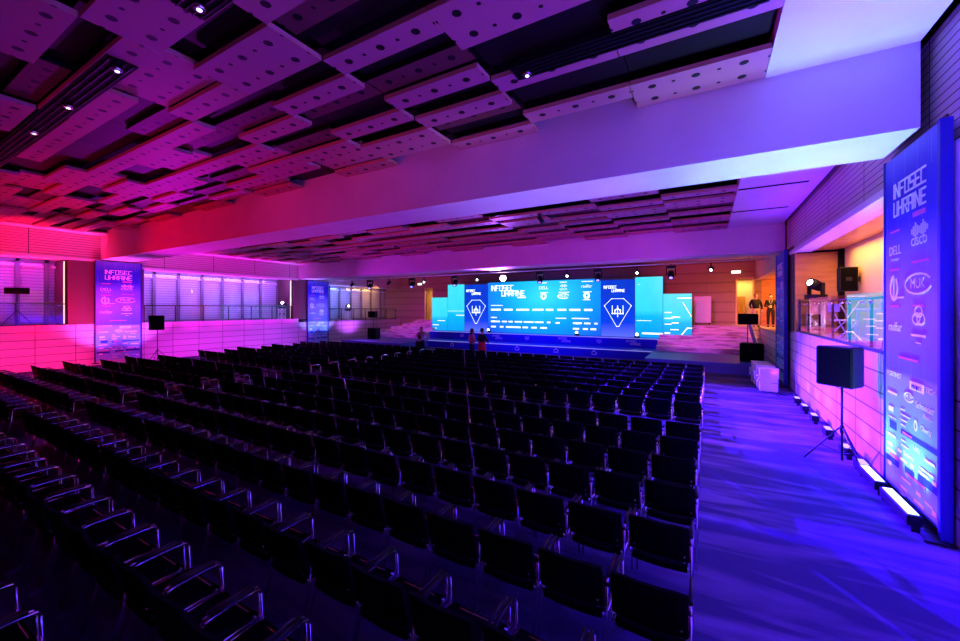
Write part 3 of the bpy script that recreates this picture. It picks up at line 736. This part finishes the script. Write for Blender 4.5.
spot((2.68, 14.6, G1+.06), (2.86, 15.3, G1+.5), 75, (.6, .3, 1), 70, .8)  # unseen spot added to brighten the truss tower
truss('short chrome truss tower behind glass on the ochre gallery', (tx, ty, G1), .17, 1.0)
moving_head('moving head light on the truss tower before the ochre timber wall', (tx, ty, G1+1.02), math.radians(-50), .35, 'lens_white', 1.05)
for px, g, la in ((287, G2, 'at the end of the violet blinds'), (348, G3, 'among the blue windows nearest the stage')):
    yy = y_at(px+(-5 if px < 300 else 0), XL-.75); truss('short chrome truss tower behind glass '+la, (XL-.75, yy, g), .16, .78)
    moving_head('glaring moving head light '+la, (XL-.75, yy, g+.8), math.radians(62), -.05, 'lens_violet' if px < 300 else 'lens_white', .95)
    spot((XL-.1, yy, g+1.2), (-6, 9, 0), 2500, (.16, .03, 1), 40, .6)
# ------------------------------------------------------------------ lighting bar over the stage
PY, PZ = 19.3, 4.66
t = thing('lighting_pipe', 'long steel lighting pipe hung behind the far beam', 'pipe', (-9, PY, PZ))
MB().tube([(-14, 0, 0), (11.2, 0, 0)], .025, 8).build('tube', 'truss_metal', t)
for x in (-13, -7, -1, 5, 10.5): MB().tube([(x, 0, 0), (x, 0, Z3-PZ-.005)], .012, 6).build('drop_rod', 'dark_metal', t)
def par(label, loc, rz, tilt, lens, s=.62):
    t = thing('par_can_light', label, 'stage light', loc, rz, 'small par lamps on the lighting pipe')
    MB().box(-.025, .025, -.03, .03, -.12, .03).build('clamp', 'dark_metal', t)
    d = V((0, -math.cos(tilt), math.sin(tilt))); c = V((0, 0, -.25))
    MB().tube([(-.12, 0, -.25), (-.12, 0, -.12), (.12, 0, -.12), (.12, 0, -.25)], .012, 6).build('yoke', 'dark_metal', t)
    MB().tube([c-d*.14, c-d*.1, c+d*.16], [.06, .1, .1], 12).build('can', 'black_plastic', t)
    MB().ball(c+d*.155, .085*s, 12, (1, 1, .3), d.to_track_quat('Z', 'Y').to_matrix().to_4x4()).build('lens', lens, t)
LP = [('head', 370, 'over the amber windows'), ('head', 412, 'over the exit sign by the door'), ('head', 455, 'over the tall cyan panel'), ('head', 540, 'over the main screen logos'), ('head', 598, 'over the join of main screen and badge panel'), ('head', 671, 'over the low cyan panel'),
      ('par', 352, 'first from the far pier banner', None), ('par', 389, 'between the two heads over the windows', None), ('par', 424, 'glowing beside the exit sign', 'lens_white'), ('par', 477, 'over the badge panel behind the two people', 'lens_white'), ('key', 503, '', 'lens_violet'), ('par', 567, 'lit, over the main screen centre', 'lens_white'), ('par', 637, 'lit violet, over the second badge panel', 'lens_violet'), ('par', 711, 'over the door side of the stone steps', 'lens_white')]
for e in LP:
    x = x_at(e[1], PY); tocam = math.atan2(-x, PY)       # heading that turns the front to the hall
    if e[0] == 'head': moving_head('black moving head light hung '+e[2], (x, PY, PZ-.09), tocam*.6, -.9, 'lens_blue', .95, True, 'moving heads on the lighting pipe')
    elif e[0] == 'par': par('small black par lamp on the pipe '+e[2], (x, PY, PZ-.057), -tocam*.9 if e[3] is None else -math.atan2(-x, PY)*-1, -.35 if e[3] else -.8, e[3] or 'black_plastic')
    else: par('dazzling violet-white lamp on the pipe above the main screen', (x, PY, PZ-.057), math.atan2(-x, PY)*1, -.2, 'lens_violet', 1.9); KX = x
KEY = (KX, PY-.3, PZ-.35)
spot(KEY, (2.1, 9.0, 0), 230000, (.045, .003, 1), 31, .7, .08)          # the dazzling lamp, turned on the side aisle
spot(KEY, (-6, 9, 0), 1500, (.12, .05, 1), 75, .8, .08)
spot((KX, PY-.35, PZ-.2), (KX, 14, Z2), 3500, (.35, .08, 1), 120, .9, .1)
spot(KEY, (XR, 12.5, 1.0), 3200, (.27, .05, 1), 34, .8, .08)
spot((XL+1.2, 13, .3), (-11, 17.5, 5.3), 3600, (.5, .015, .8), 60, .9)
spot((2.1, 14.2, .3), (-4, 17.4, 5.4), 1300, (.42, .03, .75), 50, .9)
t = thing('ceiling_spot', 'small black spotlight under the far ceiling panels, turned on the side aisle', 'stage light', (-4.6, 11.8, Z2-.02))
MB().box(-.06, .06, -.06, .06, -.03, .02).build('mount', 'black_plastic', t)
MB().tube([(-.04, 0, -.03), (-.02, 0, -.1), (.1, 0, -.26)], [.03, .07, .075], 10).build('can', 'black_plastic', t)
spot((-4.47, 11.8, Z2-.33), (1.0, 11.9, 0), 27000, (.065, .012, 1), 58, .6, .07)
spot(KEY, (1.3, 14.0, 0), 40000, (.1, .02, 1), 22, .7, .08)

# ------------------------------------------------------------------ exit signs, cubes, small stands
for px, lab in ((736, 'glowing exit sign box above the doorway beside two standing men'), (420, 'small glowing exit sign box beside the doorway near the low cyan panel')):
    yy = 26.8 if px > 500 else YB-.04
    t = thing('exit_sign', lab, 'sign', (x_at(px, YB-.04), YB-.04, 4.74))
    MB().box(-.26, .26, -.02, .04, 0, .22, 0, .008).build('housing', 'dark_metal', t)
    MB().box(-.24, .24, -.035, -.018, .02, .2).build('lit_face', 'sign_glow', t)
for i, (y, lab) in enumerate(((15.6, 'white cloth cube table first in the row, nearest the light stand'), (16.2, 'white cloth cube table second in the row by the edge-on banner'), (16.8, 'white cloth cube table third in the row by the edge-on banner'), (17.4, 'white cloth cube table last in the row, nearest the subwoofer'))):
    t = thing('cube_table', lab, 'table', (1.74-.02*i, y, 0), random.uniform(-.04, .04), 'white cloth cube tables in a row')
    mb = MB(); n = 6
    mb.box(-.25, .25, -.17, .17, .02, .73, 0, .03); mb.build('cloth_cover', 'white_cloth', t)
    MB().box(-.26, .26, -.18, .18, .73, .76, 0, .012).build('top', 'white_paint', t)
    MB().ball(V((-.26, -.14, .42)), .05, 8).ball(V((-.29, -.14, .5)), .06, 8, (.6, .6, 1.2)).ball(V((-.29, -.14, .34)), .06, 8, (.6, .6, 1.2)).build('bow', 'pouf_bow', t)
t = thing('light_stand', 'thin small stand on the carpet in front of the nearest white cube', 'stand', (1.93, 15.1, 0))
MB().tube([(0, 0, .03), (0, 0, .5)], .012, 6).build('pole', 'dark_metal', t)
for a in (0.3, 2.4, 4.5): MB().tube([(0, 0, .05), (.22*math.cos(a), .22*math.sin(a), .012)], .012, 6).build('leg', 'dark_metal', t)
MB().tube([(-.18, 0, .36), (.2, 0, .36)], .008, 6).build('crossbar', 'dark_metal', t)
t = thing('standing_board', 'tall pale board standing beside the low cyan panel', 'board', (x_at(702.5, 26.9), 26.9, G3))
bwid = (x_at(711.5, 26.9)-x_at(694.5, 26.9))/2
MB().box(-bwid, bwid, 0, .05, .12, 1.7, 0, .01).build('panel', 'pale_trim', t)
for x in (-bwid+.1, bwid-.1): MB().box(x-.03, x+.03, -.2, .25, 0, .13, 0, .01).build('foot', 'dark_metal', t)
# stair handrail on the landing beside the gallery wall
t = thing('stair_rail', 'blue sloping side panel of the stair below the two men', 'railing', (1.98, 24.2, 0))
MB().hexa([(-.04, -3.3, KZ), (-.04, -3.3, KZ+.25), (-.04, 1.0, G3+.02), (-.04, 1.0, G3+.3), (.04, -3.3, KZ), (.04, -3.3, KZ+.25), (.04, 1.0, G3+.02), (.04, 1.0, G3+.3)]).build('stringer', 'stage_blue', t)
MB().tube([(.08, -3.3, KZ+.3), (.08, 1.0, G3+.36)], .02, 6).build('handrail', 'rail_metal', t)
# gallery furniture seen through the glass
def folding_chair(label, loc, rz):
    t = thing('folding_chair', label, 'chair', loc, rz, 'white chairs on the ochre gallery')
    MB().box(-.2, .2, -.2, .2, .43, .46, 0, .01).build('seat', 'white_paint', t)
    MB().box(-.2, .2, .2, .23, .66, .86, 0, .01).build('backrest', 'white_paint', t)
    for x in (-.2, .2):
        MB().tube([(x, -.22, .0), (x, .21, .86)], .014, 6).build('leg', 'white_paint', t)
        MB().tube([(x, .25, .0), (x, -.18, .44)], .014, 6).build('leg', 'white_paint', t)
folding_chair('white folding chair behind the glass, beside the dark post', (2.95, 12.9, G1), 1.9)
folding_chair('white folding chair behind the glass, beside the white table', (2.95, 9.6, G1), 2.6)
t = thing('gallery_table', 'white table behind the glass between two white folding chairs', 'table', (3.1, 11.0, G1))
MB().box(-.3, .3, -.6, .6, .7, .74, 0, .01).build('tabletop', 'white_paint', t)
for x in (-.25, .25):
    for y in (-.52, .52): MB().tube([(x, y, 0), (x, y, .7)], .018, 6).build('leg', 'white_paint', t)
t = thing('standing_sign', 'orange-lit folding A-frame board behind glass beside the truss tower', 'sign', (2.9, 12.95+.75, G1), .6) if False else None
# stage monitor on a tripod behind the red-lit windows' glass
myy = y_at(17, XL-.7)
t = thing('monitor_stand', 'black tripod carrying a flat speaker behind the red bay glass', 'stand', (XL-.7, myy, G1), .4); tripod(t, 1.35, .5)
t = thing('bar_speaker', 'flat black loudspeaker lying on the tripod behind the red bay glass', 'speaker', (XL-.7, myy, G1+1.35), math.radians(80))
MB().box(-.36, .36, -.17, .17, 0, .27, 0, .02).build('cabinet', 'speaker_black', t); MB().box(-.33, .33, -.185, -.165, .03, .24, 0, .004).build('grille', 'black_fabric', t)
# ceiling slots with spot clusters, sprinkler heads
def slot(label, x0, x1, y, z, lamps):
    t = thing('ceiling_slot', label, 'vent', ((x0+x1)/2, y, z)); L = (x1-x0)/2
    MB().box(-L, L, -.17, .17, -.012, .06).build('trough', 'void_black', t)
    for q in (-.12, -.04, .04, .12): MB().box(-L, L, q-.006, q+.006, -.03, -.01).build('blade', 'dark_metal', t)
    for x in lamps:
        c = MB().tube([(x-t.location.x, 0, -.012), (x-t.location.x, 0, -.09)], .06, 10).build('spot_can', 'chrome', t)
        MB().ball(V((x-t.location.x, 0, -.092)), .03, 8, (1, 1, .4)).build('lens', 'lens_ice', c)
slot('long black ceiling slot with spot lamps over the red side', -14.5, -6.9, 2.2, Z1, (-7.1, -9.1, -11))
slot('short black ceiling slot with a spot lamp, over the near ceiling panels', -5.1, -4.5, 2.2, Z1, (-4.85,))
slot('black ceiling slot near the plain soffit above the banner aisle', -2.4, .6, 5.15, Z1, (-2.2,))
for i, (y, la) in enumerate(((11.9, 'nearer'), (14.6, 'farther'))):
    t = thing('ceiling_slot', 'thin dark slot in the far plain soffit, the %s of two' % la, 'vent', (1.2, y, Z2))
    MB().box(-.5, .9, -.06, .06, -.008, .05).build('trough', 'void_black', t); MB().box(-.5, .9, -.005, .005, -.014, -.006).build('blade', 'dark_metal', t)
t = thing('sprinkler', 'small sprinkler head on the plain soffit near the ceiling panels', 'sprinkler', (1.55, 5.6, Z1))
MB().tube([(0, 0, 0), (0, 0, -.012)], .035, 10).build('rose', 'chrome', t); MB().tube([(0, 0, -.01), (0, 0, -.06)], .01, 8).build('stem', 'chrome', t); MB().tube([(0, 0, -.06), (0, 0, -.066)], .025, 8).build('deflector', 'chrome', t)

# ------------------------------------------------------------------ conference chairs
def chair_parts():
    out = []
    rows = []
    for i in range(6):               # seat: dished cushion
        y = -.22+.45*i/5
        rows.append([(x, y, .455-.018*math.cos(x*6)-.012*(1-((y)/.23)**2)+(-.02 if i == 5 else 0)) for x in (-.225, -.13, 0, .13, .225)])
    out.append(('seat', MB().sheet(rows, (0, 0, -.045)).mesh('seat', 'black_fabric')))
    rows = []
    for i in range(6):               # backrest: curved panel
        z = .50+.33*i/5
        rows.append([(x, -.225-.07*i/5-.03*(1-(x/.245)**2), z-(.012 if abs(x) > .22 and i == 5 else 0)) for x in (-.245, -.16, -.06, .06, .16, .245)])
    out.append(('backrest', MB().sheet(rows, (0, .03, 0)).mesh('backrest', 'black_fabric')))
    for s in (-1, 1):
        x = s*.253
        out.append(('leg', MB().tube([(x, .27, 0), (x, .235, .3), (x, .215, .62)], .011, 6).mesh('front_leg', 'chrome')))
        out.append(('leg', MB().tube([(x, -.30, 0), (x, -.19, .35), (x, -.17, .62)], .011, 6).mesh('rear_leg', 'chrome')))
        out.append(('armrest', MB().tube([(x, .215, .62), (x, .2, .65), (x, .1, .662), (x, -.1, .66), (x, -.155, .65), (x, -.17, .62)], .011, 6).tube([(x, .16, .678), (x, -.13, .676)], .016, 6, 1).mesh('armrest', ['chrome', 'black_plastic'])))
    out.append(('seat_frame', MB().tube([(-.253, .2, .42), (.253, .2, .42)], .01, 6).tube([(-.253, -.185, .42), (.253, -.185, .42)], .01, 6).tube([(-.253, -.185, .42), (-.253, .2, .42)], .009, 6).tube([(.253, -.185, .42), (.253, .2, .42)], .009, 6).tube([(-.2, -.185, .42), (-.2, -.24, .56)], .011, 6).tube([(.2, -.185, .42), (.2, -.24, .56)], .011, 6).mesh('seat_frame', 'chrome')))
    return out
PARTS = chair_parts()
def nth(n):
    w = ['', 'first', 'second', 'third', 'fourth', 'fifth', 'sixth', 'seventh', 'eighth', 'ninth', 'tenth', 'eleventh', 'twelfth', 'thirteenth', 'fourteenth', 'fifteenth', 'sixteenth', 'seventeenth', 'eighteenth', 'nineteenth', 'twentieth']
    return w[n]
rowsA = [7.2-.86*i for i in range(9)]; rowsB = [8.87+.855*i for i in range(8)]
PITCH = .55
spots = []
for blk, rows, rl in (('A', rowsA, 'behind the cross aisle'), ('B', rowsB, 'beyond the cross aisle')):
    for r, y in enumerate(rows):
        off = random.uniform(-.04, .015)
        for c in range(20): spots.append((-.33+off-PITCH*c, y+.28, '%s from the carpet aisle, %s row %s' % (nth(c+1), nth(r+1), rl)))
        for c in range(14 if (r+(blk == 'B')) % 2 else 13): spots.append((-12.3+off*2-PITCH*c, y+.28, '%s past the centre gap, %s row %s' % (nth(c+1), nth(r+1), rl)))
spots = [s for s in spots if in_view(s[0], s[1], .8, 25)]
spots.sort(key=lambda s: -SN*s[0]+CS*s[1])
print('CHAIRS', len(spots))
ROWOFF = {}
def place_chair(x, y, lab):
    t = thing('conference_chair', 'black chrome-legged chair '+lab, 'chair', (x, y, 0), 0, 'black conference chairs in rows')
    for n, me in PARTS:
        o = bpy.data.objects.new(n, me); COL.objects.link(o); o.parent = t
    return t
rc = random.Random(3)
for x, y, lab in spots[:300]: place_chair(x+0, y+rc.uniform(-.02, .02), lab)
rest = MB()
for x, y, lab in spots[300:]:
    M = Matrix.Translation((x, y+rc.uniform(-.02, .02), 0))
    for n, me in PARTS:
        n0 = len(rest.bm.verts); f0 = len(rest.bm.faces)
        rest.bm.from_mesh(me); rest.bm.verts.ensure_lookup_table(); rest.bm.faces.ensure_lookup_table()
        vs = rest.bm.verts[n0:]
        bmesh.ops.transform(rest.bm, matrix=M, verts=vs)
        mi = 0 if n in ('seat', 'backrest') else 1
        for f in rest.bm.faces[f0:]: f.material_index = mi
if len(spots) > 300:
    o = rest.build('conference_chairs', ['black_fabric', 'chrome']); o['kind'] = 'stuff'; o['label'] = 'far rows of black chrome-legged chairs before the stage and along the far block'; o['category'] = 'chairs'

# ------------------------------------------------------------------ people
def skin_mesh(name, verts, edges, radii, mats, root=0, sub=1):
    me = bpy.data.meshes.new(name); me.from_pydata([tuple(v) for v in verts], edges, []); me.update()
    ob = bpy.data.objects.new(name, me); COL.objects.link(ob)
    md = ob.modifiers.new('skin', 'SKIN'); md.use_smooth_shade = True
    for i, sv in enumerate(me.skin_vertices[0].data):
        r = radii[i]; sv.radius = (r, r) if not isinstance(r, tuple) else r; sv.use_root = (i == root)
    sb = ob.modifiers.new('sub', 'SUBSURF'); sb.levels = sub; sb.render_levels = sub
    bpy.context.view_layer.update()
    out = bpy.data.meshes.new_from_object(ob.evaluated_get(bpy.context.evaluated_depsgraph_get()))
    bpy.data.objects.remove(ob); bpy.data.meshes.remove(me)
    for q in mats: out.materials.append(MT[q])
    return out
def person(label, loc, rz, top, legs, hair=True, long_hair=False, height=1.75, arms=None, seated=False, extra=None, skirt=None):
    t = thing('person', label, 'person', loc, rz)
    s = height/1.75
    hip = .93; dy = 0
    if seated: hip = .56
    P = lambda x, y, z: V((x, y, z))*s
    pel = P(0, 0, hip); wai = P(0, -.01, hip+.16); che = P(0, 0, hip+.36); nk = P(0, .01, hip+.53); hd = P(0, -.01, hip+.63); crown = P(0, 0, hip+.76)
    vb = [pel, wai, che, nk, hd]; eb = [(0, 1), (1, 2), (2, 3), (3, 4)]; rb = [(.115, .085), (.1, .075), (.12, .085), .052, .06]
    arms = arms or {}
    vc, ec, rcv = [pel+P(0, 0, -.03), wai, che, nk-P(0, 0, .05)], [(0, 1), (1, 2), (2, 3)], [(.175, .14), (.165, .135), (.185, .145), .085]
    hands = []
    for sd in (-1, 1):
        a = arms.get(sd, ((.27, .03, hip+.2), (.28, -.05, hip-.05)))
        sh = P(sd*.18, .0, hip+.47); el = P(sd*a[0][0], a[0][1], a[0][2]); wr = P(sd*a[1][0], a[1][1], a[1][2])
        d = (wr-el).normalized(); pm = wr+d*.075*s
        n = len(vb); vb += [sh, el, wr, pm]; eb += [(2, n), (n, n+1), (n+1, n+2), (n+2, n+3)]; rb += [.06, .043, .029, (.038, .024)]
        n = len(vc); vc += [sh, el, wr-d*.01]; ec += [(2, n), (n, n+1), (n+1, n+2)]; rcv += [.074, .058, .045]
        hands.append((sd, wr, pm, d))
    vl, el_, rl = [pel+P(0, 0, .1), pel], [(0, 1)], [(.15, .12), (.165, .13)]
    feet = []
    for sd in (-1, 1):
        hp = P(sd*.095, 0, hip-.06)
        if seated: kn, an = P(sd*.12, -.44, hip-.03), P(sd*.12, -.46, .09)
        else: kn, an = P(sd*.105, -.02, .5), P(sd*.11, .02, .09)
        n = len(vb); vb += [hp, kn, an, an+P(0, -.1, -.045)]; eb += [(0, n), (n, n+1), (n+1, n+2), (n+2, n+3)]; rb += [.095, .06, .042, .04]
        n = len(vl); vl += [hp, kn, an+P(0, 0, .02)]; el_ += [(1, n), (n, n+1), (n+1, n+2)]; rl += [.105, .078, .065]
        feet.append(an)
    body = skin_mesh('body', vb, eb, [tuple(q*s for q in r) if isinstance(r, tuple) else r*s for r in rb], ['skin'])
    bm = bmesh.new(); bm.from_mesh(body)
    H = MB(); H.bm.free(); H.bm = bm
    hc = P(0, -.02, hip+.69)
    H.ball(hc, .1*s, 14, (.78, .95, 1.2)); H.ball(hc+P(0, -.1, -.01), .018*s, 8, (.8, 1.1, 1.4))
    for sd in (-1, 1): H.ball(hc+P(sd*.08, .01, 0), .024*s, 8, (.4, .8, 1.3))
    H.ball(hc+P(0, -.05, -.085), .05*s, 8, (.9, .9, .6))
    for sd, wr, pm, d in hands:      # four unequal curled fingers and a thumb from the palm's side
        side = d.cross(V((0, 1, 0))); side = side.normalized() if side.length > .2 else V((1, 0, 0)); nrm = side.cross(d).normalized()
        for q, L in enumerate((.075, .085, .08, .062)):
            b = pm+side*(q-1.5)*.019*s-d*.01; H.tube([b, b+d*L*.55*s+nrm*.008, b+d*L*.85*s+nrm*.03*s, b+d*L*.9*s+nrm*.05*s], [.0095*s, .009*s, .008*s, .006*s], 6)
        b = wr+d*.03*s-side*.03*s; H.tube([b, b-side*.03*s+d*.03*s, b-side*.035*s+d*.065*s+nrm*.015], [.011*s, .01*s, .007*s], 6)
    bm.to_mesh(body); bm.free()
    for q in body.polygons: q.use_smooth = True
    def child(n, me):
        o = bpy.data.objects.new(n, me); COL.objects.link(o); o.parent = t
    child('body', body)
    child('top', skin_mesh('top', vc, ec, [tuple(q*s for q in r) if isinstance(r, tuple) else r*s for r in rcv], [top]))
    child('trousers', skin_mesh('trousers', vl, el_, [tuple(q*s for q in r) if isinstance(r, tuple) else r*s for r in rl], [legs]))
    for an in feet:
        MB().ball(V((an.x, an.y-.06*s, .05*s)), .05*s, 10, (.95, 2.6, .95)).build('shoe', 'cloth_black', t)
    for sd in (-1, 1): MB().ball(hc+P(sd*.034, -.088, .015), .011*s, 6).build('eye', 'eye_dark', t)
    MB().ball(hc+P(0, -.092, -.05), .02*s, 8, (1.2, .4, .4)).build('mouth', 'lip', t)
    hm = MB().ball(hc+P(0, .022, .028), .108*s, 14, (.8, .95, 1.08))
    if long_hair: hm.ball(hc+P(0, .07, -.12), .1*s, 12, (.85, .5, 1.6))
    hm.build('hair', 'hair_dark', t)
    if skirt:
        k2 = MB(); n = 14; hz = pel.z+.05*s
        rows = [[(rr*math.cos(2*PI*i/n)*1.15, rr*math.sin(2*PI*i/n), z) for i in range(n+1)] for rr, z in ((.155*s, hz+.1*s), (.18*s, hz-.05*s), (.22*s, hz-.3*s))]
        k2.sheet(rows, None); k2.build('skirt', skirt, t)
    if extra: extra(t, s, hip)
    return t
def lany(t, s, hip):
    MB().tube([(-.07*s, -.1*s, (hip+.5)*s), (0, -.15*s, (hip+.22)*s), (.07*s, -.1*s, (hip+.5)*s)], .008, 6).build('lanyard', 'lanyard_white', t)
    MB().box(-.05*s, .05*s, -.165*s, -.155*s, (hip+.1)*s, (hip+.22)*s).build('badge_card', 'lanyard_white', t)
person('man in a black sweater and beige trousers standing by the amber doorway', (2.25, 25.1, G3), .25, 'cloth_black', 'cloth_beige', arms={-1: ((.27, .02, 1.15), (.24, -.14, .95)), 1: ((.28, .03, 1.14), (.26, -.1, .9))})
person('person in dark clothes with a white badge standing beside the edge-on banner', (2.92, 25.4, G3), -.1, 'cloth_black', 'cloth_navy', height=1.72, arms={-1: ((.25, -.02, 1.12), (.1, -.22, 1.1)), 1: ((.27, .03, 1.14), (.27, -.05, .88))}, extra=lany)
d0 = 18.7
wx, wy = x_at(472, 16.4), 16.4
person('long-haired woman in a pink top standing beside the person in red', (wx, wy, 0), 2.6, 'cloth_pink', 'cloth_navy', long_hair=True, height=1.7, arms={-1: ((.26, -.02, 1.13), (.14, -.2, 1.08)), 1: ((.27, .02, 1.13), (.25, -.05, .9))})
person('person in a navy top with a red garment around the waist, facing away', (x_at(482, 16.6), 16.6, 0), 2.9, 'cloth_navy', 'cloth_black', height=1.72, arms={-1: ((.32, -.05, 1.12), (.2, -.22, 1.05)), 1: ((.32, -.05, 1.12), (.2, -.22, 1.05))}, skirt='cloth_red')
person('woman in a pink top with raised elbows standing before the stone steps', (x_at(421.5, 17.2), 17.2, 0), .6, 'cloth_pink', 'cloth_navy', long_hair=True, height=1.66, arms={-1: ((.36, -.12, 1.2), (.14, -.2, 1.34)), 1: ((.36, -.12, 1.2), (.14, -.2, 1.34))})
person('person in black seated with their back to the hall, before the woman in pink', (x_at(419.5, 15.5), 15.5, 0), PI, 'cloth_black', 'cloth_navy', height=1.7, seated=True, arms={-1: ((.25, -.05, .72), (.15, -.3, .6)), 1: ((.25, -.05, .72), (.15, -.3, .6))})
t = thing('stool', 'low dark stool under the seated person in black', 'stool', (x_at(419.5, 15.5), 15.5, 0))
MB().box(-.2, .2, -.2, .2, .31, .345, 0, .015).build('seat', 'black_plastic', t)
for x in (-.16, .16):
    for y in (-.16, .16): MB().tube([(x, y, 0), (x, y, .32)], .014, 6).build('leg', 'dark_metal', t)

# ------------------------------------------------------------------ light
RED, MAG, PUR = (1, .0, .012), (1, .008, .25), (.62, .06, 1)
for y in (1.5, 3.2, 4.9, 6.4):
    spot((XL+2.2, y, .15), (XL-.2, y, 1.3), 170, MAG, 120, .9)
    spot((XL+1.5, y, .2), (XL-.1, y+.2, 5.4), 1400, RED, 70, .9)
for y in (9.4, 10.9, 12.4, 13.9, 15.4, 16.8):
    k = (y-9)/8
    spot((XL+2.2, y, .15), (XL-.2, y, 1.3), 170, (.7-.4*k, .01+.02*k, .8), 120, .9)
    spot((XL+1.5, y, .2), (XL-.1, y, 5.2), 800, (.8-.35*k, .003, .62), 70, .9)
for y in (7.0, 8.3): spot((XL+1.3, y, .2), (XL, y, 3.5), 700, (.5, .08, 1), 90, .9)
for y in (18.4, 19.6): spot((XL+1.3, y, .2), (XL, y, 3.5), 700, (.22, .2, 1), 80, .9)
for y in (22, 24.5): spot((XL+1.5, y, .6), (XL-.1, y, 2.5), 350, (.45, .07, 1), 110, .9)
# unseen lamps added behind camera and by left wall to colour ceiling and beam
spot((-3, -3, .4), (-5, 4, 6), 130, (.42, .012, .55), 110, .9)
spot((-9, -3, .4), (-10, 4, 6), 140, (.75, .006, .22), 110, .9)
spot((-17, -3, .4), (-17, 4, 6), 750, (1, .0, .04), 110, .9)
spot((XL+1.5, 1.5, .2), (-15, 7.2, 5.7), 2600, (1, .0, .05), 60, .9)
spot((-12, -3, .4), (-8, 7.2, 5.6), 900, (.8, .01, .3), 50, .9)
spot((XL+1.0, 9.6, .2), (-15, 7.8, 5), 2600, (.6, .005, .9), 60, .9)
# gallery lamps
area((XL-.42, 3.6, 4.75), (XL-1.85, 3.6, 3.0), 85, (.42, .04, .8), 4.5, .2)
area((XL-.42, 13, 4.6), (XL-1.85, 13, 3.0), 230, (.36, .15, 1), 8, .2)
area((XL-.42, 22, 4.4), (XL-1.85, 22, 3.0), 90, (.15, .25, 1), 3, .2)
area((XL-.42, 25.8, 4.4), (XL-1.85, 24.5, 3.0), 40, (1, .45, .12), 2, .2)
area((3.2, 12, 4.4), (3.3, 12, 2), 140, (1, .40, .07), 6, .2)
area((3.1, 25.2, 4.2), (3.2, 26.5, 2), 200, (1, .33, .05), .4, 3)
# wash lamps on the pipe for steps, screens' foot and back wall
spot((-1, PY+.2, PZ-.3), (-.2, 25, 1.2), 1300, (.6, .05, .8), 60, .8)
spot((-18, PY+.2, PZ-.3), (-20, 25, 1.2), 1100, (.5, .03, .8), 60, .8)
spot((-2, PY+.3, PZ-.3), (1, 28, 4), 700, (1, .03, .1), 70, .8)
spot((-19, PY+.3, PZ-.3), (-22, 28, 4), 600, (.8, .02, .25), 70, .8)
spot((-9, PY, PZ-.3), (-9, 23.2, .5), 1800, (.03, .01, 1), 120, .9)
